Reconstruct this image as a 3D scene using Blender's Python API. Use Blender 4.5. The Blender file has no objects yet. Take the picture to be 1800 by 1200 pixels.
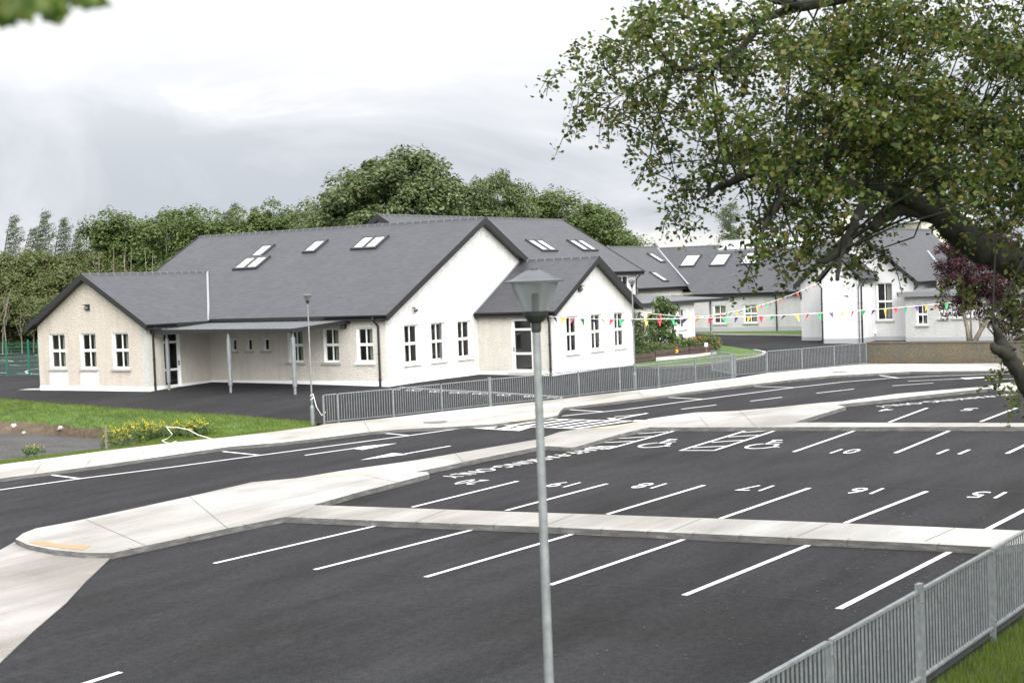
import bpy, bmesh, math, random
import numpy as np
from mathutils import Vector, Matrix
from mathutils.geometry import delaunay_2d_cdt
rnd = random.Random(7)
S = bpy.context.scene
COL = S.collection
# ------------------------------------------------------------------ camera
YAW, PITCH, ROLL, FPX = .9849, .0402, -.0372, 2604.0
cy, sy, cp, sp, cr, sr = math.cos(YAW), math.sin(YAW), math.cos(PITCH), math.sin(PITCH), math.cos(ROLL), math.sin(ROLL)
FWD = np.array([sy*cp, cy*cp, -sp]); RT0 = np.array([cy, -sy, 0.]); UP0 = np.cross(RT0, FWD)
RT = cr*RT0 + sr*UP0; UP = -sr*RT0 + cr*UP0
CAM = np.array([0, 0, 5.0])
cd = bpy.data.cameras.new("camera"); cam = bpy.data.objects.new("camera", cd); COL.objects.link(cam)
cd.sensor_width = 36; cd.lens = FPX/1800*36; cd.clip_start = .1; cd.clip_end = 6000
m = Matrix.Identity(4)
for i in range(3):
    m[i][0], m[i][1], m[i][2], m[i][3] = RT[i], UP[i], -FWD[i], CAM[i]
cam.matrix_world = m
cd.dof.use_dof = True; cd.dof.focus_distance = 48; cd.dof.aperture_fstop = 4.0
S.camera = cam
S.view_settings.view_transform = 'Standard'; S.view_settings.look = 'None'; S.view_settings.exposure = 0.55; S.view_settings.gamma = 1
# ------------------------------------------------------------------ sky and sun
SUN_EL, SUN_AZ = 30, (-.62, -.8)      # towards the sun, in plan
W = bpy.data.worlds.new("World"); S.world = W; W.use_nodes = True
nt = W.node_tree; N = nt.nodes; L = nt.links; N.clear()
def nd(t, **k):
    n = N.new(t)
    for a, b in k.items(): setattr(n, a, b)
    return n
wo = nd('ShaderNodeOutputWorld'); b1 = nd('ShaderNodeBackground'); b2 = nd('ShaderNodeBackground'); mx = nd('ShaderNodeMixShader')
sky = nd('ShaderNodeTexSky'); sky.sky_type = 'NISHITA'; sky.sun_disc = False
sky.sun_elevation = math.radians(SUN_EL); sky.sun_rotation = math.atan2(SUN_AZ[0], SUN_AZ[1])
L.new(sky.outputs[0], b1.inputs[0]); b1.inputs[1].default_value = .1
tc = nd('ShaderNodeTexCoord'); sep = nd('ShaderNodeSeparateXYZ'); L.new(tc.outputs['Generated'], sep.inputs[0])
mp = nd('ShaderNodeMapping'); mp.inputs['Scale'].default_value = (1, 1, 2.6); mp.inputs['Location'].default_value = (.3, .9, .1)
L.new(tc.outputs['Generated'], mp.inputs[0])
n1 = nd('ShaderNodeTexNoise'); n1.inputs['Scale'].default_value = 4.2; n1.inputs['Detail'].default_value = 7; n1.inputs['Roughness'].default_value = .55; n1.inputs['Distortion'].default_value = .9
L.new(mp.outputs[0], n1.inputs['Vector'])
cr1 = nd('ShaderNodeValToRGB'); e = cr1.color_ramp.elements
e[0].position = .36; e[0].color = (.55, .59, .65, 1); e[1].position = .62; e[1].color = (.93, .92, .90, 1)
c = cr1.color_ramp.elements.new(.46); c.color = (.66, .675, .74, 1)
c = cr1.color_ramp.elements.new(.55); c.color = (.76, .77, .82, 1)
L.new(n1.outputs[0], cr1.inputs[0])
mr = nd('ShaderNodeMapRange'); mr.inputs[1].default_value = .06; mr.inputs[2].default_value = .19; mr.inputs[3].default_value = 0; mr.inputs[4].default_value = 1; mr.interpolation_type = 'SMOOTHSTEP'
L.new(sep.outputs[2], mr.inputs[0])
mr2 = nd('ShaderNodeMapRange'); mr2.inputs[1].default_value = .1; mr2.inputs[2].default_value = .9; mr2.inputs[3].default_value = 1.0; mr2.inputs[4].default_value = 2.3
L.new(sep.outputs[2], mr2.inputs[0])
ml = nd('ShaderNodeMixRGB'); ml.blend_type = 'MIX'; ml.inputs[2].default_value = (.97, .965, .955, 1)
mh = nd('ShaderNodeMath', operation='MULTIPLY'); mh.inputs[1].default_value = .7; L.new(mr.outputs[0], mh.inputs[0])
L.new(mh.outputs[0], ml.inputs[0]); L.new(cr1.outputs[0], ml.inputs[1])
L.new(ml.outputs[0], b2.inputs[0])
dt = nd('ShaderNodeVectorMath', operation='DOT_PRODUCT'); L.new(tc.outputs['Generated'], dt.inputs[0]); q__ = math.hypot(*SUN_AZ)*1.155; dt.inputs[1].default_value = (SUN_AZ[0]/q__, SUN_AZ[1]/q__, .5)
mr3 = nd('ShaderNodeMapRange'); mr3.inputs[1].default_value = -.1; mr3.inputs[2].default_value = 1; mr3.inputs[3].default_value = .74; mr3.inputs[4].default_value = 1.9; L.new(dt.outputs['Value'], mr3.inputs[0])
mm = nd('ShaderNodeMath', operation='MULTIPLY'); L.new(mr2.outputs[0], mm.inputs[0]); L.new(mr3.outputs[0], mm.inputs[1]); L.new(mm.outputs[0], b2.inputs[1])
mx.inputs[0].default_value = .95
L.new(b1.outputs[0], mx.inputs[1]); L.new(b2.outputs[0], mx.inputs[2]); L.new(mx.outputs[0], wo.inputs[0])
sl = bpy.data.lights.new("sun", 'SUN'); sl.energy = 1.5; sl.angle = math.radians(35); sl.color = (1, .965, .91)
so = bpy.data.objects.new("sun", sl); COL.objects.link(so)
sv = Vector((SUN_AZ[0], SUN_AZ[1], math.tan(math.radians(SUN_EL))*math.hypot(*SUN_AZ))).normalized()
so.rotation_euler = sv.to_track_quat('Z', 'Y').to_euler()
# ------------------------------------------------------------------ rays and ground
def ray(px, py):
    d = FWD + RT*((px-900)/FPX) - UP*((py-600)/FPX)
    return d
def onp(px, py, ax, v):
    d = ray(px, py); i = 'XYZ'.index(ax); t = (v-CAM[i])/d[i]; return CAM + d*t
def dep(px, py, Z):
    return CAM + ray(px, py)*Z
_cp = []
for x, y in ((15, 25), (15, 5), (24, 20), (24, 5), (32, 20), (32, 8), (40, 18), (40, 10), (46, 15), (48, 8), (5, 12), (0, -10), (20, -10)):
    _cp.append((x, y, 5-(4.62-.0098*x+.0253*y)))
for px, py, z in ((568, 745, .28), (862, 715, .32), (1117, 685, .38), (1290, 664, .38), (1523, 641, .4), (1785, 640, .42), (0, 843, -.03), (300, 800, .1),
                  (682, 679, .75), (268, 688, .75), (72, 686, .75), (848, 658, .75), (966, 659, .74), (1113, 641, .72), (13, 662, .66),
                  (0, 701, .56), (200, 717, .5), (400, 730, .4), (1239, 587, .75), (1400, 589, .7), (1410, 603, .52), (1340, 622, .6)):
    p = onp(px, py, 'Z', z); _cp.append((p[0], p[1], z))
for a in range(0, 360, 30):
    _cp.append((45+190*math.cos(math.radians(a)), 30+190*math.sin(math.radians(a)), .7))
_cp = np.array(_cp)
def _U(r2): return r2*np.log(r2+1e-9)*.5
def _tps():
    P = _cp[:, :2]/50; n = len(P)
    K = _U(((P[:, None]-P[None])**2).sum(-1)) + np.eye(n)*.0015
    A = np.zeros((n+3, n+3)); A[:n, :n] = K; A[:n, n] = 1; A[:n, n+1:] = P; A[n, :n] = 1; A[n+1:, :n] = P.T
    return P, np.linalg.solve(A, np.r_[_cp[:, 2], 0, 0, 0])
_P, _w = _tps()
def HV(X, Y):
    X = np.atleast_1d(np.asarray(X, float)); Y = np.atleast_1d(np.asarray(Y, float))
    Q = np.stack([X, Y], -1)/50
    v = np.concatenate([(_U(((q[:, None]-_P[None])**2).sum(-1))@_w[:-3] + _w[-3] + q@_w[-2:]) for q in np.array_split(Q, max(1, len(Q)//20000))])
    r = np.hypot(X-45, Y-30); k = np.clip((r-110)/70, 0, 1); k = k*k*(3-2*k)
    return v*(1-k) + .7*k
def H(x, y): return float(HV([x], [y])[0])
_ts = np.r_[np.arange(4, 60, .5), np.arange(60, 300, 1.)]
def at(px, py, dz=0.):
    """where the ray of a pixel meets the ground (raised by dz)"""
    d = ray(px, py); P = CAM + d[None]*_ts[:, None]
    g = P[:, 2]-HV(P[:, 0], P[:, 1])-dz; k = np.where(g < 0)[0]
    if len(k) == 0: return P[-1]
    k = k[0]; a, b = _ts[max(k-1, 0)], _ts[k]
    for _ in range(22):
        mid = (a+b)/2; p = CAM+d*mid
        if p[2]-H(p[0], p[1])-dz > 0: a = mid
        else: b = mid
    p = CAM+d*b; return p
# ------------------------------------------------------------------ materials
MAT = {}
def mat(name, build=None, **k):
    if name in MAT: return MAT[name]
    M_ = bpy.data.materials.new(name); M_.use_nodes = True; MAT[name] = M_
    t = M_.node_tree; bs = t.nodes['Principled BSDF']
    for a, v in k.items():
        a = {'col': 'Base Color', 'rough': 'Roughness', 'metal': 'Metallic', 'spec': 'Specular IOR Level'}[a]
        bs.inputs[a].default_value = (*v, 1) if a == 'Base Color' else v
    if build: build(t, bs)
    return M_
def tn(t, typ, **k):
    n = t.nodes.new(typ)
    for a, v in k.items():
        if a in n.inputs.keys(): n.inputs[a].default_value = v
        else: setattr(n, a, v)
    return n
def coord(t, scale=(1, 1, 1), rot=0, kind='Object'):
    c = t.nodes.new('ShaderNodeTexCoord'); mpn = t.nodes.new('ShaderNodeMapping'); mpn.inputs['Scale'].default_value = scale; mpn.inputs['Rotation'].default_value = (0, 0, rot)
    t.links.new(c.outputs[kind], mpn.inputs[0]); return mpn.outputs[0]
def noise(t, vec, scale, detail=4, rough=.55):
    n = t.nodes.new('ShaderNodeTexNoise'); n.inputs['Scale'].default_value = scale; n.inputs['Detail'].default_value = detail; n.inputs['Roughness'].default_value = rough
    t.links.new(vec, n.inputs['Vector']); return n.outputs[0]
def ramp(t, f, stops):
    r = t.nodes.new('ShaderNodeValToRGB'); el = r.color_ramp.elements
    el[0].position, el[0].color = stops[0][0], (*stops[0][1], 1); el[1].position, el[1].color = stops[-1][0], (*stops[-1][1], 1)
    for p, c_ in stops[1:-1]: el.new(p).color = (*c_, 1)
    t.links.new(f, r.inputs[0]); return r.outputs[0]
def mixc(t, f, a, b, mode='MIX'):
    n = t.nodes.new('ShaderNodeMixRGB'); n.blend_type = mode
    for i, v in ((0, f), (1, a), (2, b)):
        if isinstance(v, (int, float)): n.inputs[i].default_value = v
        elif isinstance(v, tuple): n.inputs[i].default_value = (*v, 1)
        else: t.links.new(v, n.inputs[i])
    return n.outputs[0]
def bump(t, bs, h, strength, dist):
    b = t.nodes.new('ShaderNodeBump'); b.inputs['Strength'].default_value = strength; b.inputs['Distance'].default_value = dist
    t.links.new(h, b.inputs['Height']); t.links.new(b.outputs[0], bs.inputs['Normal'])
def g3(v): return (v, v, v)
def asphalt(lo, hi, tint):
    def f(t, bs):
        o = coord(t); fine = noise(t, o, 45, 3, .7); s = noise(t, coord(t, (.35, 1.6, 1), .0), .7, 5, .6); p = noise(t, o, .16, 4)
        mid = noise(t, o, 9, 4, .7)
        c1 = ramp(t, fine, [(.3, tuple(lo*x for x in tint)), (.7, tuple(hi*x for x in tint))])
        c1 = mixc(t, .8, c1, ramp(t, s, [(.3, g3(.66)), (.5, g3(.98)), (.72, g3(1.25))]), 'MULTIPLY')
        c1 = mixc(t, .8, c1, ramp(t, mid, [(.3, g3(.68)), (.7, g3(1.3))]), 'MULTIPLY')
        c1 = mixc(t, .8, c1, ramp(t, p, [(.35, (.82, .80, .77)), (.5, g3(1)), (.65, g3(1.15))]), 'MULTIPLY')
        t.links.new(c1, bs.inputs['Base Color']); bs.inputs['Roughness'].default_value = .9; bs.inputs['Specular IOR Level'].default_value = .08
        bump(t, bs, fine, .6, .01)
    return f
mat('asphalt', asphalt(.0165, .039, (1, 1, 1.06)))
mat('playground_asphalt', asphalt(.0155, .036, (1, .99, 1.04)))
def concrete(lo, hi, stain=.5):
    def f(t, bs):
        o = coord(t); a = noise(t, coord(t, (.25, 1.0, 1), .3), .8, 6, .6); b = noise(t, o, 14, 4, .7); d = noise(t, o, .35, 4)
        st = noise(t, coord(t, (.12, 2.2, 1), .25), 1.4, 5, .65)
        c1 = ramp(t, a, [(.3, lo), (.65, hi)]); c1 = mixc(t, .9, c1, ramp(t, noise(t, o, .11, 3), [(.44, (.80, .78, .74)), (.54, g3(1.22))]), 'MULTIPLY')
        c1 = mixc(t, stain, c1, ramp(t, d, [(.4, (.76, .73, .68)), (.52, (1, 1, 1))]), 'MULTIPLY')
        c1 = mixc(t, stain, c1, ramp(t, st, [(.36, (.78, .755, .71)), (.5, (1, 1, 1))]), 'MULTIPLY')
        c1 = mixc(t, .35, c1, ramp(t, b, [(.3, g3(.7)), (.7, g3(1.1))]), 'MULTIPLY')
        t.links.new(c1, bs.inputs['Base Color']); bs.inputs['Roughness'].default_value = .85; bump(t, bs, b, .3, .01)
    return f
mat('concrete', concrete((.245, .242, .234), (.37, .367, .357), .4))
mat('concrete_fresh', concrete((.27, .265, .25), (.42, .415, .40), .5))
mat('concrete_ramp', concrete((.19, .18, .168), (.27, .258, .245), .6))
def kerbf(t, bs):
    o = coord(t); a = noise(t, coord(t, (1, 1, 6)), 2.5, 5, .65); b = noise(t, o, 22, 3, .7)
    c1 = ramp(t, a, [(.3, (.075, .074, .07)), (.55, (.13, .128, .12)), (.75, (.24, .235, .22))]); c1 = mixc(t, .4, c1, ramp(t, b, [(.3, g3(.7)), (.7, g3(1.15))]), 'MULTIPLY')
    t.links.new(c1, bs.inputs['Base Color']); bs.inputs['Roughness'].default_value = .9
mat('kerb_concrete', kerbf)
def render_wall(base, var, bscale=26, bs_=.7):
    def f(t, bs):
        o = coord(t); v = t.nodes.new('ShaderNodeTexVoronoi'); v.inputs['Scale'].default_value = bscale; t.links.new(o, v.inputs['Vector'])
        n = noise(t, o, 10, 5, .7); big = noise(t, o, .9, 4)
        c1 = ramp(t, big, [(.3, tuple(x*var for x in base)), (.7, base)])
        c1 = mixc(t, .5, c1, ramp(t, n, [(.3, g3(.78)), (.62, g3(1.03))]), 'MULTIPLY')
        c1 = mixc(t, .6, c1, ramp(t, noise(t, coord(t, (2, 2, .25)), 1.5, 5, .6), [(.36, (.86, .85, .82)), (.52, g3(1))]), 'MULTIPLY')
        t.links.new(c1, bs.inputs['Base Color']); bs.inputs['Roughness'].default_value = .95
        a = t.nodes.new('ShaderNodeMath'); a.operation = 'ADD'; t.links.new(n, a.inputs[0]); t.links.new(v.outputs['Distance'], a.inputs[1])
        bump(t, bs, a.outputs[0], bs_, .05)
    return f
mat('white_dash', render_wall((.80, .795, .77), .92)); mat('beige_dash', render_wall((.62, .555, .485), .9)); mat('cream_dash', render_wall((.70, .665, .60), .92))
mat('grey_dash', render_wall((.58, .585, .57), .94)); mat('smooth_white', render_wall((.74, .75, .755), .95, 3, .15)); mat('smooth_grey', render_wall((.60, .605, .60), .95, 3, .15))
mat('patch_dash', render_wall((.88, .87, .85), .96)); mat('white_paint', col=(.86, .86, .85), rough=.5); mat('grey_plinth', col=(.36, .37, .375), rough=.8); mat('cream_wall', col=(.62, .57, .46), rough=.8)
def slate(t, bs):
    o = coord(t, (1, 1, 1), 0, 'UV')
    b = t.nodes.new('ShaderNodeTexBrick'); t.links.new(o, b.inputs['Vector'])
    for k_, v_ in (('Scale', 1), ('Mortar Size', .004), ('Mortar Smooth', .2), ('Bias', 0.), ('Brick Width', .3), ('Row Height', .21)): b.inputs[k_].default_value = v_
    b.inputs['Color1'].default_value = (.034, .035, .041, 1); b.inputs['Color2'].default_value = (.048, .049, .057, 1); b.inputs['Mortar'].default_value = (.04, .04, .045, 1)
    n = noise(t, o, .5, 4); n2 = noise(t, o, 5, 3)
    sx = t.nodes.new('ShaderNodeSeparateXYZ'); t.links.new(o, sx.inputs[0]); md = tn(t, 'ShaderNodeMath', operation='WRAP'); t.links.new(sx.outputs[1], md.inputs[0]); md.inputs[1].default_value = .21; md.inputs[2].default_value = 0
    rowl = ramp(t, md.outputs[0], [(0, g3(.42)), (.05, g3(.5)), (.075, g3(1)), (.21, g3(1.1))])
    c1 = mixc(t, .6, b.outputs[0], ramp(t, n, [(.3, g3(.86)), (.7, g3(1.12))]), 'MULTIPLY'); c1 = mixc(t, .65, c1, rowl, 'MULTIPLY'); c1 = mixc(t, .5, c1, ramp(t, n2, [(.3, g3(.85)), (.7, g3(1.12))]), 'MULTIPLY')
    t.links.new(c1, bs.inputs['Base Color']); bs.inputs['Roughness'].default_value = .5; bs.inputs['Specular IOR Level'].default_value = .5
    w = t.nodes.new('ShaderNodeTexWave'); w.wave_profile = 'SAW'; w.bands_direction = 'Y'; w.inputs['Scale'].default_value = 1/(.19*20/ (2*math.pi)) if False else .8267; t.links.new(o, w.inputs['Vector'])
    bump(t, bs, b.outputs[1], .25, -.02)
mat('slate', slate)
mat('black_plastic', col=(.018, .018, .02), rough=.35); mat('ridge_tile', col=(.045, .046, .052), rough=.6); mat('mortar_joint', col=(.15, .15, .15), rough=.9)
mat('pvc', col=(.88, .88, .88), rough=.3); mat('sill_concrete', col=(.40, .39, .365), rough=.9); mat('flashing', col=(.30, .31, .33), rough=.35, metal=.6)
mat('white_reveal', col=(.84, .84, .83), rough=.7)
def glassf(t, bs):
    out = t.nodes['Material Output']; tr = t.nodes.new('ShaderNodeBsdfTransparent'); tr.inputs[0].default_value = (.74, .76, .76, 1)
    gl = t.nodes.new('ShaderNodeBsdfGlossy'); gl.inputs['Roughness'].default_value = .03; fr = t.nodes.new('ShaderNodeLayerWeight'); pw = tn(t, 'ShaderNodeMath', operation='POWER'); pw.inputs[1].default_value = 4; t.links.new(fr.outputs['Facing'], pw.inputs[0]); ad = tn(t, 'ShaderNodeMath', operation='MULTIPLY_ADD'); ad.inputs[1].default_value = .9; ad.inputs[2].default_value = .045; t.links.new(pw.outputs[0], ad.inputs[0])
    mxs = t.nodes.new('ShaderNodeMixShader'); t.links.new(ad.outputs[0], mxs.inputs[0]); t.links.new(tr.outputs[0], mxs.inputs[1]); t.links.new(gl.outputs[0], mxs.inputs[2]); t.links.new(mxs.outputs[0], out.inputs[0])
mat('glass', glassf)
mat('rooflight_glass', col=(.5, .53, .53), rough=.12, spec=1.0); mat('dark_interior', col=(.10, .095, .09), rough=.9)
mat('curtain', col=(.42, .42, .37), rough=.9); mat('poster_red', col=(.45, .13, .07), rough=.8)
def galv(t, bs):
    o = coord(t); n = noise(t, o, 12, 4, .6); n2 = noise(t, coord(t, (1, 1, .15)), 9, 4)
    c1 = ramp(t, n, [(.3, (.17, .185, .19)), (.7, (.27, .285, .29))]); c1 = mixc(t, .5, c1, ramp(t, n2, [(.35, g3(.75)), (.65, g3(1.1))]), 'MULTIPLY')
    t.links.new(c1, bs.inputs['Base Color']); bs.inputs['Roughness'].default_value = .5; bs.inputs['Metallic'].default_value = .35
mat('galvanised', galv)
def galv2(t, bs):
    galv(t, bs)
mat('lantern_lid', col=(.06, .063, .07), rough=.35); mat('lantern_cup', col=(.02, .021, .022), rough=.4)
def lens(t, bs):
    bs.inputs['Base Color'].default_value = (.30, .32, .31, 1); bs.inputs['Roughness'].default_value = .35
    bs.inputs['Transmission Weight'].default_value = .85; bs.inputs['IOR'].default_value = 1.1; bs.inputs['Alpha'].default_value = .75
mat('lantern_lens', lens)
def line(t, bs):
    n = noise(t, coord(t), 30, 4, .7); n2 = noise(t, coord(t), 3, 4, .7)
    c1 = ramp(t, n, [(.28, g3(.30)), (.42, (.62, .62, .61))]); c1 = mixc(t, .5, c1, ramp(t, n2, [(.3, g3(.75)), (.5, g3(1))]), 'MULTIPLY')
    t.links.new(c1, bs.inputs['Base Color']); bs.inputs['Roughness'].default_value = .6
mat('line_paint', line); mat('faded_line', col=(.30, .31, .31), rough=.8); mat('seam', col=(.028, .028, .03), rough=.9); mat('joint_dark', col=(.10, .097, .09), rough=.9); mat('tactile', col=(.36, .20, .11), rough=.9); mat('tactile_faded', col=(.40, .32, .23), rough=.9); mat('manhole', col=(.12, .11, .10), rough=.7)
def grassf(t, bs):
    o = coord(t); a = noise(t, o, 1.2, 5, .6); b = noise(t, o, 30, 3, .7); d = noise(t, o, .15, 3)
    c1 = ramp(t, a, [(.3, (.035, .075, .012)), (.5, (.06, .125, .018)), (.72, (.10, .165, .03))]); c1 = mixc(t, .8, c1, ramp(t, b, [(.3, g3(.55)), (.7, g3(1.3))]), 'MULTIPLY')
    c1 = mixc(t, .6, c1, ramp(t, d, [(.4, g3(.8)), (.6, (1.15, 1.1, .9))]), 'MULTIPLY')
    t.links.new(c1, bs.inputs['Base Color']); bs.inputs['Roughness'].default_value = .9; bump(t, bs, b, .8, .05)
mat('grass', grassf)
def fieldf(t, bs):
    o = coord(t); a = noise(t, o, .3, 5, .6); t.links.new(ramp(t, a, [(.3, (.035, .05, .018)), (.5, (.05, .075, .02)), (.72, (.085, .10, .035))]), bs.inputs['Base Color']); bs.inputs['Roughness'].default_value = .95
mat('field', fieldf)
def leafmat(name, cols, trans=.35):
    def f(t, bs):
        out = t.nodes['Material Output']; g = t.nodes.new('ShaderNodeNewGeometry')
        c1 = ramp(t, g.outputs['Random Per Island'], [((i+.5)/len(cols), c_) for i, c_ in enumerate(cols)])
        n = noise(t, coord(t), .45, 3); c1 = mixc(t, .7, c1, ramp(t, n, [(.35, g3(.7)), (.65, g3(1.25))]), 'MULTIPLY')
        t.links.new(c1, bs.inputs['Base Color']); bs.inputs['Roughness'].default_value = .45; bs.inputs['Specular IOR Level'].default_value = .3
        tr = t.nodes.new('ShaderNodeBsdfTranslucent'); t.links.new(c1, tr.inputs[0]); mxs = t.nodes.new('ShaderNodeMixShader'); mxs.inputs[0].default_value = trans
        t.links.new(bs.outputs[0], mxs.inputs[1]); t.links.new(tr.outputs[0], mxs.inputs[2]); t.links.new(mxs.outputs[0], out.inputs[0])
    return mat(name, f)
leafmat('leaf_fore', [(.026, .048, .009), (.045, .074, .014), (.075, .115, .019), (.125, .16, .032), (.14, .12, .03)], .38)
leafmat('leaf_near', [(.03, .06, .006), (.06, .10, .008), (.09, .12, .02)], .35)
leafmat('leaf_sycamore', [(.05, .08, .022), (.075, .115, .032), (.11, .145, .05), (.16, .18, .09)])
leafmat('leaf_ash', [(.065, .10, .026), (.095, .14, .038), (.13, .18, .055)])
leafmat('leaf_willow', [(.07, .105, .028), (.10, .135, .04), (.135, .155, .055), (.13, .12, .05)])
leafmat('leaf_larch', [(.07, .105, .04), (.10, .145, .058), (.14, .185, .08)])
leafmat('leaf_spruce', [(.07, .11, .04), (.10, .15, .06), (.14, .19, .09)])
leafmat('leaf_plum', [(.030, .009, .016), (.05, .013, .023), (.08, .025, .036), (.045, .025, .018)])
leafmat('blade', [(.075, .115, .014), (.11, .16, .022), (.15, .20, .035)], .35)
leafmat('garden_leaf', [(.05, .10, .03), (.08, .14, .04), (.12, .18, .07), (.10, .11, .04)])
leafmat('flower_yellow', [(.62, .50, .02), (.75, .62, .04)]); leafmat('flower_orange', [(.55, .16, .02), (.6, .25, .03)]); leafmat('flower_grey', [(.18, .20, .13), (.25, .22, .17), (.28, .20, .17)])
def barkf(lo, hi):
    def f(t, bs):
        n = noise(t, coord(t, (1, 1, .4)), 9, 6, .7); t.links.new(ramp(t, n, [(.3, lo), (.7, hi)]), bs.inputs['Base Color']); bs.inputs['Roughness'].default_value = .95; bump(t, bs, n, 1, .04)
    return f
mat('bark', barkf((.045, .038, .028), (.12, .105, .08))); mat('bark_pale', barkf((.13, .11, .085), (.27, .24, .19))); mat('bark_dark', barkf((.006, .006, .0045), (.034, .033, .022)))
def soilf(t, bs):
    o = coord(t); n = noise(t, o, 4, 6, .75); n2 = noise(t, o, 1, 4); c1 = ramp(t, n, [(.3, (.05, .034, .022)), (.6, (.13, .088, .058)), (.75, (.22, .18, .14))]); c1 = mixc(t, .6, c1, ramp(t, n2, [(.45, (1, 1, 1)), (.62, (.55, .9, .35))]), 'MULTIPLY')
    t.links.new(c1, bs.inputs['Base Color']); bs.inputs['Roughness'].default_value = .95; bump(t, bs, n, 1, .12)
mat('soil', soilf)
def gravelf(t, bs):
    o = coord(t); n = noise(t, o, 12, 5, .8); n2 = noise(t, coord(t, (1, .3, 1), -.6), 1.2, 5); c1 = ramp(t, n, [(.3, (.022, .022, .022)), (.55, (.065, .064, .063)), (.75, (.18, .175, .165))])
    c1 = mixc(t, .8, c1, ramp(t, n2, [(.35, (.55, .56, .52)), (.6, (1.1, 1.08, 1.05))]), 'MULTIPLY')
    t.links.new(c1, bs.inputs['Base Color']); bs.inputs['Roughness'].default_value = .95; bump(t, bs, n, 1, .05)
mat('gravel', gravelf)
def sleeperf(t, bs):
    n = noise(t, coord(t, (.5, .5, 5)), 5, 5, .7); t.links.new(ramp(t, n, [(.3, (.03, .02, .017)), (.7, (.11, .075, .06))]), bs.inputs['Base Color']); bs.inputs['Roughness'].default_value = .9
mat('sleeper_wood', sleeperf)
def oldwall(t, bs):
    o = coord(t); n = noise(t, o, 16, 5, .8); n2 = noise(t, o, .8, 5); c1 = ramp(t, n, [(.28, (.05, .045, .035)), (.55, (.125, .112, .09)), (.75, (.21, .195, .16))])
    c1 = mixc(t, .7, c1, ramp(t, n2, [(.4, (.85, .85, .85)), (.58, (1.15, 1.02, .75))]), 'MULTIPLY')
    t.links.new(c1, bs.inputs['Base Color']); bs.inputs['Roughness'].default_value = .95; bump(t, bs, n, 1, .05)
mat('old_render', oldwall)
def canopyf(t, bs):
    n = noise(t, coord(t), 2, 4); t.links.new(ramp(t, n, [(.3, (.06, .062, .066)), (.7, (.10, .102, .108))]), bs.inputs['Base Color']); bs.inputs['Roughness'].default_value = .5
mat('canopy_felt', canopyf)
mat('green_metal', col=(.02, .13, .085), rough=.45); mat('white_rope', col=(.78, .76, .70), rough=.8); mat('stone', col=(.36, .34, .31), rough=.9)
for n_, c_ in (('red', (.75, .04, .06)), ('yellow', (.85, .50, .05)), ('green', (.03, .35, .14)), ('purple', (.10, .05, .22))): mat('pennant_'+n_, col=c_, rough=.6)
mat('rooflight_frame', col=(.035, .035, .038), rough=.5); mat('door_glass_grey', col=(.22, .26, .28), rough=.2); mat('lamp_grey', col=(.20, .205, .21), rough=.4); mat('plastic_yellow', col=(.8, .5, .02), rough=.5)
# ------------------------------------------------------------------ objects and meshes
ORG = {}
def tag(o, label=None, cat=None, group=None, kind=None):
    for k_, v_ in (('label', label), ('category', cat), ('group', group), ('kind', kind)):
        if v_: o[k_] = v_
    return o
def thing(name, label, cat, loc=(0, 0, 0), group=None):
    o = bpy.data.objects.new(name, None); COL.objects.link(o); o.location = loc; o.empty_display_size = .3
    ORG[o] = Vector(loc); return tag(o, label, cat, group)
def link(name, me, parent=None, org=None):
    o = bpy.data.objects.new(name, me); COL.objects.link(o)
    if parent is not None:
        o.parent = parent; ORG[o] = ORG.get(parent, Vector((0, 0, 0)))
    else:
        ORG[o] = Vector(org or (0, 0, 0)); o.location = ORG[o]
    return o
def cdict(o): return [c_ for c_ in bpy.data.objects if c_.parent == o]
def copy_tree(o, parent=None, kids=None):
    c_ = o.copy(); COL.objects.link(c_); c_.parent = parent
    for ch in (kids or KIDS(o)): copy_tree(ch, c_)
    return c_
def KIDS(o): return [x for x in o.children]
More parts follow.
